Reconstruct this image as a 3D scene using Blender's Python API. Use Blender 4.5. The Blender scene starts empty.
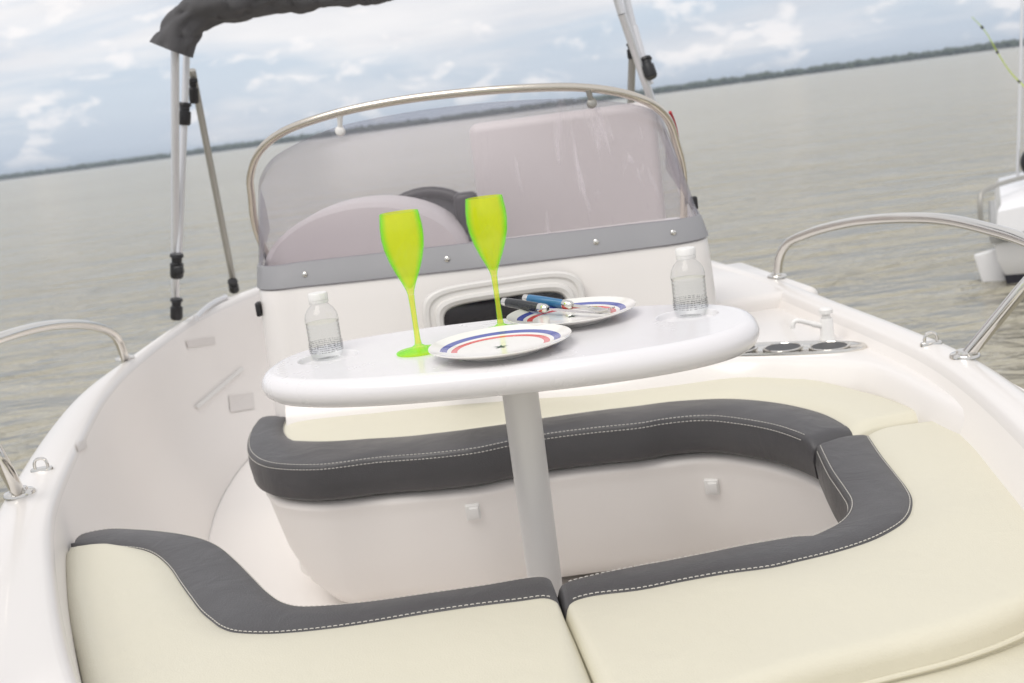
import bpy, bmesh, math, random
from mathutils import Vector, Matrix, noise
random.seed(7)
R = math.radians
C = bpy.context.scene.collection
scene = bpy.context.scene

# ------------------------------------------------------------------ camera model (metres, camera at the origin)
F = 1120.0
ROLL = R(7.5)
PITCH = math.atan(227.0 / F)
cR, sR, cP, sP = math.cos(ROLL), math.sin(ROLL), math.cos(PITCH), math.sin(PITCH)

def ray(px, py):
    u = px - 512.0; v = 341.5 - py
    a = u * cR + v * sR; b = -u * sR + v * cR
    return Vector((a, F * cP + b * sP, -F * sP + b * cP))
def Z(px, py, z):            # measured point of the photo on the level z
    r = ray(px, py); return r * (z / r.z)
def Y(px, py, y):            # measured point of the photo at the distance y
    r = ray(px, py); return r * (y / r.y)

GUN = -0.56      # gunwale level
SEAT = -0.65     # cushion tops
TAB = -0.336     # table top
WATER = -1.30
FLOOR = -1.05

# ------------------------------------------------------------------ helpers
ORG = {}
def tag(o, label=None, cat=None, group=None, kind=None):
    if label: o['label'] = label
    if cat: o['category'] = cat
    if group: o['group'] = group
    if kind: o['kind'] = kind
    return o
def thing(name, label, cat, loc=(0, 0, 0), rz=0.0, group=None):
    o = bpy.data.objects.new(name, None); C.objects.link(o)
    o.location = loc; o.rotation_euler = (0, 0, rz); o.empty_display_size = 0.05
    ORG[o.name] = Vector(loc)
    return tag(o, label, cat, group)
def obj(name, bm, mats, parent=None, local=False, smooth=True, sharp=35, recalc=True):
    if recalc: bmesh.ops.recalc_face_normals(bm, faces=bm.faces[:])
    if smooth:
        for f in bm.faces: f.smooth = True
        lim = R(sharp)
        for e in bm.edges:
            if len(e.link_faces) == 2:
                if e.calc_face_angle(0) > lim: e.smooth = False
    off = Vector((0, 0, 0))
    if parent is not None:
        off = ORG.get(parent.name, off)
    if not local and off.length > 0:
        bmesh.ops.translate(bm, verts=bm.verts[:], vec=-off)
    me = bpy.data.meshes.new(name); bm.to_mesh(me); bm.free()
    if not isinstance(mats, (list, tuple)): mats = [mats]
    for m in mats: me.materials.append(m)
    o = bpy.data.objects.new(name, me); C.objects.link(o)
    if parent is not None: o.parent = parent
    ORG[o.name] = off
    return o
def copy_tree(o, parent=None):
    c = o.copy(); C.objects.link(c); c.parent = parent
    for ch in list(o.children): copy_tree(ch, c)
    return c

def catmull(pts, n, closed=False):
    P = [Vector(p) for p in pts]; m = len(P)
    if closed: Q = [P[-1]] + P + [P[0], P[1]]; segs = m
    else: Q = [P[0] * 2 - P[1]] + P + [P[-1] * 2 - P[-2]]; segs = m - 1
    dense = []
    for i in range(segs):
        p0, p1, p2, p3 = Q[i], Q[i + 1], Q[i + 2], Q[i + 3]
        d1 = max((p1 - p0).length, 1e-6) ** .5; d2 = max((p2 - p1).length, 1e-6) ** .5; d3 = max((p3 - p2).length, 1e-6) ** .5
        m1 = (p1 - p0) / d1 - (p2 - p0) / (d1 + d2) + (p2 - p1) / d2
        m2 = (p2 - p1) / d2 - (p3 - p1) / (d2 + d3) + (p3 - p2) / d3
        m1 *= d2; m2 *= d2
        for k in range(16):
            t = k / 16.0
            dense.append((2*t**3 - 3*t*t + 1) * p1 + (t**3 - 2*t*t + t) * m1 + (-2*t**3 + 3*t*t) * p2 + (t**3 - t*t) * m2)
    dense.append(P[0].copy() if closed else P[-1].copy())
    ts = n if isinstance(n, (list, tuple)) else [i / (n - 1) for i in range(n)]
    L = [0.0]
    for a, b in zip(dense, dense[1:]): L.append(L[-1] + (b - a).length)
    out = []; j = 0
    for t in ts:
        s = min(max(t, 0), 1) * L[-1]
        while j < len(L) - 2 and L[j + 1] < s: j += 1
        while j > 0 and L[j] > s: j -= 1
        f = (s - L[j]) / max(L[j + 1] - L[j], 1e-9)
        out.append(dense[j].lerp(dense[j + 1], min(max(f, 0), 1)))
    return out

def loft(bm, rows, closed_u=False, closed_v=False, mat=0, cap=False):
    """rows: list of equally long point lists"""
    V = [[bm.verts.new(p) for p in r] for r in rows]
    nu, nv = len(V), len(V[0]); faces = []
    for i in range(nu if closed_u else nu - 1):
        for j in range(nv if closed_v else nv - 1):
            a, b, c, d = V[i][j], V[(i+1) % nu][j], V[(i+1) % nu][(j+1) % nv], V[i][(j+1) % nv]
            try:
                f = bm.faces.new((a, b, c, d)); f.material_index = mat; faces.append(f)
            except ValueError: pass
    if cap:
        for r in (V[0], V[-1]):
            try: f = bm.faces.new(r); f.material_index = mat
            except ValueError: pass
    return V
def tube(bm, pts, r, seg=12, mat=0, cap=True, closed=False):
    P = [Vector(p) for p in pts]; n = len(P)
    rad = r if isinstance(r, (list, tuple)) else [r] * n
    rows = []; up = None
    for i in range(n):
        if closed: t = P[(i+1) % n] - P[i-1]
        else: t = P[min(i+1, n-1)] - P[max(i-1, 0)]
        t.normalize()
        if up is None:
            up = Vector((0, 0, 1)) if abs(t.z) < .9 else Vector((1, 0, 0))
        s = t.cross(up).normalized(); up = s.cross(t).normalized()
        rows.append([P[i] + (s * math.cos(a) + up * math.sin(a)) * rad[i] for a in [2*math.pi*k/seg for k in range(seg)]])
    loft(bm, rows, closed_u=closed, closed_v=True, mat=mat, cap=cap and not closed)
def lathe(bm, prof, seg=40, mat=0, M=None):
    rows = []
    for r, z in prof:
        r = max(r, 1e-5)
        rows.append([Vector((r*math.cos(2*math.pi*k/seg), r*math.sin(2*math.pi*k/seg), z)) for k in range(seg)])
    if M is not None: rows = [[M @ p for p in r] for r in rows]
    loft(bm, rows, closed_v=True, mat=mat)
    bmesh.ops.remove_doubles(bm, verts=bm.verts[:], dist=2e-5)
def box(bm, c, size, bev=0.0, seg=3, M=None, mat=0):
    r = bmesh.ops.create_cube(bm, size=1.0)
    vs = r['verts']
    for v in vs: v.co = Vector((v.co.x*size[0], v.co.y*size[1], v.co.z*size[2]))
    if bev > 0:
        es = list({e for v in vs for e in v.link_edges})
        rr = bmesh.ops.bevel(bm, geom=es, offset=bev, segments=seg, affect='EDGES', profile=.5)
        vs = list({v for f in rr['faces'] for v in f.verts} | {v for v in vs if v.is_valid})
    T = Matrix.Translation(Vector(c))
    if M is not None: T = T @ M.to_4x4()
    bmesh.ops.transform(bm, matrix=T, verts=vs)
    for f in {f for v in vs for f in v.link_faces}: f.material_index = mat
def prism(bm, outline, z0, z1, mat=0):
    lo = [bm.verts.new((p[0], p[1], z0)) for p in outline]; hi = [bm.verts.new((p[0], p[1], z1)) for p in outline]
    n = len(lo)
    bm.faces.new(lo[::-1]); bm.faces.new(hi)
    for i in range(n): bm.faces.new((lo[i], lo[(i+1) % n], hi[(i+1) % n], hi[i]))
def B(): return bmesh.new()
def sup(t, a, b, n=2.6):
    c, s = math.cos(t), math.sin(t)
    return a*math.copysign(abs(c)**(2/n), c), b*math.copysign(abs(s)**(2/n), s)

# ------------------------------------------------------------------ materials
def new_mat(name):
    m = bpy.data.materials.new(name); m.use_nodes = True
    nt = m.node_tree; return m, nt, nt.nodes['Principled BSDF']
def mat(name, col, rough=.4, metal=0.0, coat=0.0, bump=0.0, scale=200.0, var=0.0, vscale=3.0, rvar=0.0, spec=.5, stretch=None, soft=0.0):
    m, nt, p = new_mat(name); N, L = nt.nodes, nt.links
    p.inputs['Base Color'].default_value = (*col, 1); p.inputs['Roughness'].default_value = rough
    p.inputs['Metallic'].default_value = metal; p.inputs['Coat Weight'].default_value = coat
    p.inputs['Coat Roughness'].default_value = .06; p.inputs['Specular IOR Level'].default_value = spec
    tc = N.new('ShaderNodeTexCoord'); src = tc.outputs['Object']
    if stretch:
        mp = N.new('ShaderNodeMapping'); mp.inputs['Scale'].default_value = stretch
        L.new(src, mp.inputs['Vector']); src = mp.outputs['Vector']
    if var > 0 or rvar > 0:
        n = N.new('ShaderNodeTexNoise'); n.inputs['Scale'].default_value = vscale; n.inputs['Detail'].default_value = 6
        n.inputs['Roughness'].default_value = .6
        L.new(src, n.inputs['Vector'])
        if var > 0:
            mx = N.new('ShaderNodeMix'); mx.data_type = 'RGBA'
            mx.inputs[6].default_value = (*[c*(1-var) for c in col], 1); mx.inputs[7].default_value = (*[min(1, c*(1+var)) for c in col], 1)
            L.new(n.outputs['Fac'], mx.inputs[0]); L.new(mx.outputs[2], p.inputs['Base Color'])
        if rvar > 0:
            mr = N.new('ShaderNodeMapRange'); mr.inputs[1].default_value = .3; mr.inputs[2].default_value = .7
            mr.inputs[3].default_value = max(.02, rough-rvar); mr.inputs[4].default_value = rough+rvar
            L.new(n.outputs['Fac'], mr.inputs[0]); L.new(mr.outputs[0], p.inputs['Roughness'])
    if bump > 0:
        n2 = N.new('ShaderNodeTexNoise'); n2.inputs['Scale'].default_value = scale; n2.inputs['Detail'].default_value = 3
        L.new(src, n2.inputs['Vector'])
        b = N.new('ShaderNodeBump'); b.inputs['Strength'].default_value = 1.0; b.inputs['Distance'].default_value = bump
        L.new(n2.outputs['Fac'], b.inputs['Height']); L.new(b.outputs['Normal'], p.inputs['Normal'])
        if soft > 0:
            n4 = N.new('ShaderNodeTexNoise'); n4.inputs['Scale'].default_value = 11; n4.inputs['Detail'].default_value = 2; n4.inputs['Distortion'].default_value = 1.2
            L.new(src, n4.inputs['Vector'])
            b4 = N.new('ShaderNodeBump'); b4.inputs['Distance'].default_value = soft
            L.new(n4.outputs['Fac'], b4.inputs['Height']); L.new(b4.outputs['Normal'], b.inputs['Normal'])
    return m

M_gel = mat('white_gelcoat', (.78, .75, .72), .30, coat=.3)
M_gelin = mat('white_gelcoat_liner', (.88, .845, .81), .45, coat=.1)
M_table = mat('white_table_plastic', (.76, .745, .755), .25, coat=.25, var=.01, rvar=.05, vscale=5)
M_cream = mat('cream_vinyl', (.655, .625, .505), .42, bump=.0004, scale=420, soft=.0016, var=.025, vscale=4, rvar=.07)
M_grey = mat('charcoal_vinyl', (.070, .068, .071), .40, bump=.0008, scale=380, soft=.0032, var=.08, vscale=6, rvar=.08)
M_thread = mat('pale_thread', (.62, .60, .55), .8)
M_steel = mat('polished_steel', (.72, .70, .66), .12, metal=1, rvar=.05, vscale=14)
M_steelwarm = mat('tarnished_steel', (.66, .61, .53), .2, metal=1, rvar=.06, vscale=10)
M_alu = mat('anodised_aluminium', (.74, .74, .75), .38, metal=.75, rvar=.06)
M_alugrey = mat('dull_aluminium', (.40, .39, .36), .45, metal=.5)
M_black = mat('black_plastic', (.018, .018, .02), .4, rvar=.08)
M_strip = mat('grey_strip', (.27, .27, .28), .6, var=.04, vscale=12, rvar=.08)
M_canvas = mat('grey_canvas', (.092, .090, .094), .85, bump=.0010, scale=260, var=.18, vscale=7)
M_ped = mat('pedestal_aluminium', (.74, .725, .70), .38, metal=.2, rvar=.05, vscale=30, stretch=(1, 1, .05))
M_white = mat('white_plastic', (.80, .79, .77), .35)
M_tape = mat('faded_grey_sticker', (.74, .705, .675), .5, var=.06, vscale=60)
M_seat = mat('white_seat_vinyl', (.60, .56, .55), .5, bump=.0005, scale=300, var=.02)
M_hood = mat('white_dash', (.60, .56, .55), .45, var=.03)
M_red = mat('red_cord', (.45, .03, .04), .7)
M_antifoul = mat('dark_bottom_paint', (.03, .03, .04), .7, var=.2, vscale=8)
M_hullstripe = mat('grey_hull_stripe', (.34, .34, .33), .45)
M_whitehull = mat('white_paint', (.78, .78, .79), .3, coat=.3, var=.03, vscale=4)
M_green = mat('emblem_green', (.03, .08, .05), .5)
M_rod = mat('fluorescent_rod', (.62, .80, .04), .4)
M_bluegrip = mat('blue_handle', (.035, .17, .36), .28, coat=.3, var=.25, vscale=60)
M_blackgrip = mat('black_handle', (.022, .023, .028), .28, coat=.4, rvar=.08, vscale=40)
M_stone = mat('shore_soil', (.09, .085, .06), .9, var=.3, vscale=.02)

def mat_darkglass():
    m, nt, p = new_mat('dark_window'); p.inputs['Base Color'].default_value = (.015, .014, .016, 1)
    p.inputs['Roughness'].default_value = .06; p.inputs['Coat Weight'].default_value = .5
    return m
M_dark = mat_darkglass()

def facing(N, L, k, base, power=3.0):
    lw = N.new('ShaderNodeLayerWeight'); lw.inputs[0].default_value = .5
    pw = N.new('ShaderNodeMath'); pw.operation = 'POWER'; pw.inputs[1].default_value = power; L.new(lw.outputs['Facing'], pw.inputs[0])
    ma = N.new('ShaderNodeMath'); ma.operation = 'MULTIPLY_ADD'; ma.inputs[1].default_value = k; ma.inputs[2].default_value = base; L.new(pw.outputs[0], ma.inputs[0])
    return ma
def mat_windshield():
    m, nt, p = new_mat('tinted_acrylic'); N, L = nt.nodes, nt.links
    out = N['Material Output']; N.remove(p)
    tr = N.new('ShaderNodeBsdfTransparent'); tr.inputs[0].default_value = (.925, .912, .925, 1)
    gl = N.new('ShaderNodeBsdfGlossy'); gl.inputs['Roughness'].default_value = .22; gl.inputs[0].default_value = (.5, .5, .53, 1)
    df = N.new('ShaderNodeBsdfTranslucent'); df.inputs[0].default_value = (.72, .68, .70, 1)
    dd = N.new('ShaderNodeBsdfDiffuse'); dd.inputs[0].default_value = (.78, .73, .75, 1)
    md = N.new('ShaderNodeMixShader'); md.inputs[0].default_value = .6
    L.new(df.outputs[0], md.inputs[1]); L.new(dd.outputs[0], md.inputs[2])
    # pale streaks on the acrylic
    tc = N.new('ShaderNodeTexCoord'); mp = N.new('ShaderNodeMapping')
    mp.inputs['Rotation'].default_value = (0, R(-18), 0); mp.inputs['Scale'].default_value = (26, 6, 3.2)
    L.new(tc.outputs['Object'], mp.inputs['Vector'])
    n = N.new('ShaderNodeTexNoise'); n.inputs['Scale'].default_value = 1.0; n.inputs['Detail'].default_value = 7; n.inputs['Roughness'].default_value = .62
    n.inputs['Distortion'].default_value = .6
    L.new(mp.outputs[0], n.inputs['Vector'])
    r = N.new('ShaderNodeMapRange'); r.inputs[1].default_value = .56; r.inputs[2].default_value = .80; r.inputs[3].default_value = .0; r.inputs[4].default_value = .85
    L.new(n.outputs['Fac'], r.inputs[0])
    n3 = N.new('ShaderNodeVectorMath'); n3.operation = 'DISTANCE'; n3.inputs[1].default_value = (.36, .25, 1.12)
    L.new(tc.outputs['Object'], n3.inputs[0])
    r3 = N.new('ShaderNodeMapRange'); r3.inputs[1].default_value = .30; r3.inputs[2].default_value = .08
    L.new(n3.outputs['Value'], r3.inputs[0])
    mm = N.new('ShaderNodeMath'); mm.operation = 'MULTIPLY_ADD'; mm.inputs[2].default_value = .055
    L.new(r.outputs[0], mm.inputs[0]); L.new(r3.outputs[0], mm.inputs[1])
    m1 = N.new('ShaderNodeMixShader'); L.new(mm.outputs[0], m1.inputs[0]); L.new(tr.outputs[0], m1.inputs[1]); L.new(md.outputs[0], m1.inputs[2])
    fr = facing(N, L, .42, .03, 3.5)
    m2 = N.new('ShaderNodeMixShader'); L.new(fr.outputs[0], m2.inputs[0]); L.new(m1.outputs[0], m2.inputs[1]); L.new(gl.outputs[0], m2.inputs[2])
    L.new(m2.outputs[0], out.inputs[0])
    return m
M_ws = mat_windshield()

def mat_flute():
    m, nt, p = new_mat('fluorescent_acrylic'); N, L = nt.nodes, nt.links
    out = N['Material Output']; N.remove(p)
    lw = N.new('ShaderNodeLayerWeight'); lw.inputs[0].default_value = .5
    cr = N.new('ShaderNodeValToRGB')
    cr.color_ramp.elements[0].position = .26; cr.color_ramp.elements[0].color = (.95, .95, .06, 1)
    cr.color_ramp.elements[1].position = .66; cr.color_ramp.elements[1].color = (.40, 1.0, .07, 1)
    L.new(lw.outputs['Facing'], cr.inputs[0])
    tl = N.new('ShaderNodeBsdfTranslucent'); df = N.new('ShaderNodeBsdfDiffuse')
    L.new(cr.outputs[0], tl.inputs[0]); L.new(cr.outputs[0], df.inputs[0])
    tr = N.new('ShaderNodeBsdfTransparent'); tr.inputs[0].default_value = (.95, 1.0, .30, 1)
    c2 = N.new('ShaderNodeMix'); c2.data_type = 'RGBA'; c2.inputs[0].default_value = .58; c2.inputs[7].default_value = (1, 1, 1, 1)
    L.new(cr.outputs[0], c2.inputs[6]); L.new(c2.outputs[2], tr.inputs[0])
    gl = N.new('ShaderNodeBsdfGlossy'); gl.inputs['Roughness'].default_value = .05
    a = N.new('ShaderNodeMixShader'); a.inputs[0].default_value = .45; L.new(tl.outputs[0], a.inputs[1]); L.new(df.outputs[0], a.inputs[2])
    b = N.new('ShaderNodeMixShader'); b.inputs[0].default_value = .38; L.new(tr.outputs[0], b.inputs[1]); L.new(a.outputs[0], b.inputs[2])
    mu = facing(N, L, .22, .03, 3.0)
    c = N.new('ShaderNodeMixShader'); L.new(mu.outputs[0], c.inputs[0]); L.new(b.outputs[0], c.inputs[1]); L.new(gl.outputs[0], c.inputs[2])
    L.new(c.outputs[0], out.inputs[0])
    return m
M_flute = mat_flute()

def mat_pet():
    m, nt, p = new_mat('clear_plastic'); N, L = nt.nodes, nt.links
    out = N['Material Output']; N.remove(p)
    tr = N.new('ShaderNodeBsdfTransparent'); tr.inputs[0].default_value = (.965, .97, .972, 1)
    gl = N.new('ShaderNodeBsdfGlossy'); gl.inputs['Roughness'].default_value = .04
    fr = facing(N, L, .45, .03, 2.6)
    mx = N.new('ShaderNodeMixShader'); L.new(fr.outputs[0], mx.inputs[0]); L.new(tr.outputs[0], mx.inputs[1]); L.new(gl.outputs[0], mx.inputs[2])
    L.new(mx.outputs[0], out.inputs[0]); return m
M_pet = mat_pet()
def mat_liquid():
    m, nt, p = new_mat('still_water'); N, L = nt.nodes, nt.links
    out = N['Material Output']; N.remove(p)
    tr = N.new('ShaderNodeBsdfTransparent'); tr.inputs[0].default_value = (.96, .97, .97, 1)
    rf = N.new('ShaderNodeBsdfRefraction'); rf.inputs['IOR'].default_value = 1.12; rf.inputs['Roughness'].default_value = .02
    fr = facing(N, L, .5, .05, 2.0)
    mx = N.new('ShaderNodeMixShader'); L.new(fr.outputs[0], mx.inputs[0]); L.new(tr.outputs[0], mx.inputs[1]); L.new(rf.outputs[0], mx.inputs[2])
    L.new(mx.outputs[0], out.inputs[0]); return m
M_liquid = mat_liquid()

def mat_label():
    m, nt, p = new_mat('bottle_label'); N, L = nt.nodes, nt.links
    out = N['Material Output']
    tc = N.new('ShaderNodeTexCoord'); sp = N.new('ShaderNodeSeparateXYZ'); L.new(tc.outputs['Object'], sp.inputs[0])
    at = N.new('ShaderNodeMath'); at.operation = 'ARCTAN2'; L.new(sp.outputs[1], at.inputs[0]); L.new(sp.outputs[0], at.inputs[1])
    cb = N.new('ShaderNodeCombineXYZ')
    m1 = N.new('ShaderNodeMath'); m1.operation = 'MULTIPLY'; m1.inputs[1].default_value = 9; L.new(at.outputs[0], m1.inputs[0])
    m2 = N.new('ShaderNodeMath'); m2.operation = 'MULTIPLY'; m2.inputs[1].default_value = 40; L.new(sp.outputs[2], m2.inputs[0])
    L.new(m1.outputs[0], cb.inputs[0]); L.new(m2.outputs[0], cb.inputs[1])
    n = N.new('ShaderNodeTexNoise'); n.inputs['Scale'].default_value = 2.2; n.inputs['Detail'].default_value = 3; L.new(cb.outputs[0], n.inputs['Vector'])
    w = N.new('ShaderNodeMath'); w.operation = 'MULTIPLY'; w.inputs[1].default_value = 2*math.pi/.0036; L.new(sp.outputs[2], w.inputs[0])
    s = N.new('ShaderNodeMath'); s.operation = 'SINE'; L.new(w.outputs[0], s.inputs[0])
    g = N.new('ShaderNodeMath'); g.operation = 'GREATER_THAN'; g.inputs[1].default_value = .1; L.new(s.outputs[0], g.inputs[0])
    g2 = N.new('ShaderNodeMath'); g2.operation = 'GREATER_THAN'; g2.inputs[1].default_value = .49; L.new(n.outputs['Fac'], g2.inputs[0])
    k = N.new('ShaderNodeMath'); k.operation = 'MULTIPLY'; L.new(g.outputs[0], k.inputs[0]); L.new(g2.outputs[0], k.inputs[1])
    p.inputs['Base Color'].default_value = (.10, .10, .11, 1); p.inputs['Roughness'].default_value = .4
    tr = N.new('ShaderNodeBsdfTransparent')
    k2 = N.new('ShaderNodeMath'); k2.operation = 'MULTIPLY_ADD'; k2.inputs[1].default_value = .6; k2.inputs[2].default_value = .03; L.new(k.outputs[0], k2.inputs[0])
    mx = N.new('ShaderNodeMixShader'); L.new(k2.outputs[0], mx.inputs[0]); L.new(tr.outputs[0], mx.inputs[1]); L.new(p.outputs[0], mx.inputs[2])
    L.new(mx.outputs[0], out.inputs[0]); return m
M_label = mat_label()

def mat_plate():
    m, nt, p = new_mat('banded_porcelain'); N, L = nt.nodes, nt.links
    p.inputs['Roughness'].default_value = .15; p.inputs['Coat Weight'].default_value = .4
    tc = N.new('ShaderNodeTexCoord'); sp = N.new('ShaderNodeSeparateXYZ'); L.new(tc.outputs['Object'], sp.inputs[0])
    cb = N.new('ShaderNodeCombineXYZ'); L.new(sp.outputs[0], cb.inputs[0]); L.new(sp.outputs[1], cb.inputs[1])
    ln = N.new('ShaderNodeVectorMath'); ln.operation = 'LENGTH'; L.new(cb.outputs[0], ln.inputs[0])
    def band(r0, r1, ymin):
        a = N.new('ShaderNodeMath'); a.operation = 'GREATER_THAN'; a.inputs[1].default_value = r0; L.new(ln.outputs['Value'], a.inputs[0])
        b = N.new('ShaderNodeMath'); b.operation = 'LESS_THAN'; b.inputs[1].default_value = r1; L.new(ln.outputs['Value'], b.inputs[0])
        c = N.new('ShaderNodeMath'); c.operation = 'GREATER_THAN'; c.inputs[1].default_value = ymin; L.new(sp.outputs[1], c.inputs[0])
        d = N.new('ShaderNodeMath'); d.operation = 'MULTIPLY'; L.new(a.outputs[0], d.inputs[0]); L.new(b.outputs[0], d.inputs[1])
        e = N.new('ShaderNodeMath'); e.operation = 'MULTIPLY'; L.new(d.outputs[0], e.inputs[0]); L.new(c.outputs[0], e.inputs[1])
        return e.outputs[0]
    c1 = N.new('ShaderNodeMix'); c1.data_type = 'RGBA'; c1.inputs[6].default_value = (.82, .80, .76, 1); c1.inputs[7].default_value = (.07, .09, .36, 1)
    L.new(band(.0785, .0885, -.012), c1.inputs[0])
    c2 = N.new('ShaderNodeMix'); c2.data_type = 'RGBA'; c2.inputs[7].default_value = (.68, .10, .09, 1)
    L.new(c1.outputs[2], c2.inputs[6]); L.new(band(.0635, .0725, -.012), c2.inputs[0])
    L.new(c2.outputs[2], p.inputs['Base Color'])
    return m
M_plate = mat_plate()

def mat_water():
    m, nt, p = new_mat('silty_water'); N, L = nt.nodes, nt.links
    p.inputs['Roughness'].default_value = .12; p.inputs['IOR'].default_value = 1.33
    tc = N.new('ShaderNodeTexCoord')
    def nz(scale, detail, sx, sy, rot=0, dist=0.0, rough=.55):
        mp = N.new('ShaderNodeMapping'); mp.inputs['Scale'].default_value = (sx, sy, 1); mp.inputs['Rotation'].default_value = (0, 0, R(rot))
        L.new(tc.outputs['Object'], mp.inputs['Vector'])
        n = N.new('ShaderNodeTexNoise'); n.inputs['Scale'].default_value = scale; n.inputs['Detail'].default_value = detail
        n.inputs['Distortion'].default_value = dist; n.inputs['Roughness'].default_value = rough
        L.new(mp.outputs[0], n.inputs['Vector']); return n.outputs['Fac']
    big = nz(1.0, 4, .35, .8, 10, .4); mid = nz(1.0, 4, 1.3, 2.6, -8, .6); sm = nz(1.0, 4, 4.5, 8.0, 12, .5); far = nz(1.0, 3, .03, .09, 6)
    def madd(a, k, b):
        q = N.new('ShaderNodeMath'); q.operation = 'MULTIPLY_ADD'; q.inputs[1].default_value = k; L.new(a, q.inputs[0])
        if b is None: q.inputs[2].default_value = 0
        else: L.new(b, q.inputs[2])
        return q.outputs[0]
    h = madd(sm, .055, madd(mid, .26, madd(big, .48, None)))
    b = N.new('ShaderNodeBump'); b.inputs['Strength'].default_value = 1.0; b.inputs['Distance'].default_value = 1.5
    L.new(h, b.inputs['Height']); L.new(b.outputs['Normal'], p.inputs['Normal'])
    mx = N.new('ShaderNodeMix'); mx.data_type = 'RGBA'; mx.inputs[6].default_value = (.285, .26, .185, 1); mx.inputs[7].default_value = (.45, .425, .345, 1)
    s = madd(far, .6, madd(big, .5, None)); L.new(s, mx.inputs[0]); L.new(mx.outputs[2], p.inputs['Base Color'])
    return m
M_water = mat_water()
def mat_foliage():
    m, nt, p = new_mat('tree_foliage'); N, L = nt.nodes, nt.links
    p.inputs['Roughness'].default_value = .8
    n = N.new('ShaderNodeTexNoise'); n.inputs['Scale'].default_value = .12; n.inputs['Detail'].default_value = 4
    tc = N.new('ShaderNodeTexCoord'); L.new(tc.outputs['Object'], n.inputs['Vector'])
    cr = N.new('ShaderNodeValToRGB'); cr.color_ramp.elements[0].position = .35; cr.color_ramp.elements[0].color = (.030, .045, .022, 1)
    cr.color_ramp.elements[1].position = .7; cr.color_ramp.elements[1].color = (.075, .095, .045, 1)
    L.new(n.outputs['Fac'], cr.inputs[0]); L.new(cr.outputs[0], p.inputs['Base Color']); return m
M_tree = mat_foliage()

# ------------------------------------------------------------------ setting: water, shore, far wood
bm = B()
ring = [(r, [Vector((r*math.cos(2*math.pi*k/96), r*math.sin(2*math.pi*k/96) + 4, WATER)) for k in range(96)]) for r in (.01, 3, 10, 40, 200, 1000, 4500)]
loft(bm, [r[1] for r in ring], closed_v=True)
tag(obj('water', bm, M_water), kind='structure')

shore_a, shore_b = Vector((2600, 900, WATER)), Vector((-3400, 3500, WATER))
bm = B(); rows = []
for i in range(121):
    c = shore_a.lerp(shore_b, i/120); w = noise.noise(Vector((i*.13, 0, 0)))*25
    dirn = Vector((-.397, -.918, 0))
    e = c + dirn*w
    rows.append([e + Vector((0, 0, -.2)), e - dirn*6 + Vector((0, 0, .5)), e - dirn*40 + Vector((0, 0, 1.2)), e - dirn*500 + Vector((0, 0, 2.5))])
loft(bm, rows)
tag(obj('far_shore', bm, M_stone), kind='structure')
bm = B()
ico = [v.co.copy() for v in bmesh.ops.create_icosphere(bm, subdivisions=1, radius=1)['verts']]
icof = [[v.index for v in f.verts] for f in (bm.verts.index_update() or bm.faces)]
bm.free()
bm = B()
for i in range(6000):
    t = random.random(); c = shore_a.lerp(shore_b, t); dirn = Vector((-.397, -.918, 0))
    c = c - dirn*random.uniform(10, 120)
    hmod = .9 + .16*noise.noise(Vector((t*26, 3, 0))) + .10*noise.noise(Vector((t*90, 5, 0)))
    h = max(3.0, 13.0*hmod*random.uniform(.75, 1.05))
    for q in range(3):
        r = h*random.uniform(.26, .42); zc = h*random.uniform(.2, .68)
        cc = c + Vector((random.uniform(-4, 4), random.uniform(-4, 4), zc + 1))
        vs = [bm.verts.new(cc + Vector((p.x*r*random.uniform(.8, 1.5), p.y*r, p.z*r*random.uniform(.7, 1.25)))) for p in ico]
        for f in icof: bm.faces.new([vs[k] for k in f])
o = obj('far_wood', bm, M_tree, smooth=False, recalc=False)
tag(o, 'long dark band of trees along the far shore under the clouds', 'trees', kind='stuff')

# ------------------------------------------------------------------ the boat
boat = thing('motorboat', 'white open motorboat with bow seating, small console and curved tinted windshield', 'boat', (-.1, 2.4, WATER))

# --- hull: outer side, gunwale and inner liner, port and starboard rows share one sheet through the bow
Lo_px = [(228, 297), (190, 316), (127, 358), (84, 389), (49, 428), (0, 504)]
Li_px = [(236, 298), (196, 317), (137, 359), (107, 389), (84, 428), (51, 507)]
Ro_px = [(712, 259), (773, 276), (843, 302), (905, 325), (964, 350), (1024, 388)]
Lo = [Z(x, y, GUN) for x, y in Lo_px]; Li = [Z(x, y, GUN) for x, y in Li_px]
Ro = [Z(x, y, GUN) for x, y in Ro_px]
Ri = [p + Vector((-.07, .0, 0)) for p in Ro]
stern = [Vector((-.99, 4.62, GUN))]
outer = stern + Lo + [Vector((-.83, 1.50, GUN)), Vector((-.66, 1.10, GUN)), Vector((-.40, .68, GUN)), Vector((-.12, .36, GUN)), Vector((.16, .20, GUN)), Vector((.42, .42, GUN)), Vector((.64, .85, GUN)), Vector((.77, 1.35, GUN))] + Ro[::-1] + [Vector((.60, 4.4, GUN))]
inner = [Vector((-.95, 4.60, GUN))] + Li + [Z(49, 557, GUN), Vector((-.53, 1.16, GUN)), Vector((-.30, .80, GUN)), Vector((-.06, .52, GUN)), Vector((.16, .40, GUN)), Vector((.36, .56, GUN)), Vector((.56, .92, GUN)), Vector((.695, 1.38, GUN))] + Ri[::-1] + [Vector((.53, 4.38, GUN))]
NS = 150
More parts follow.
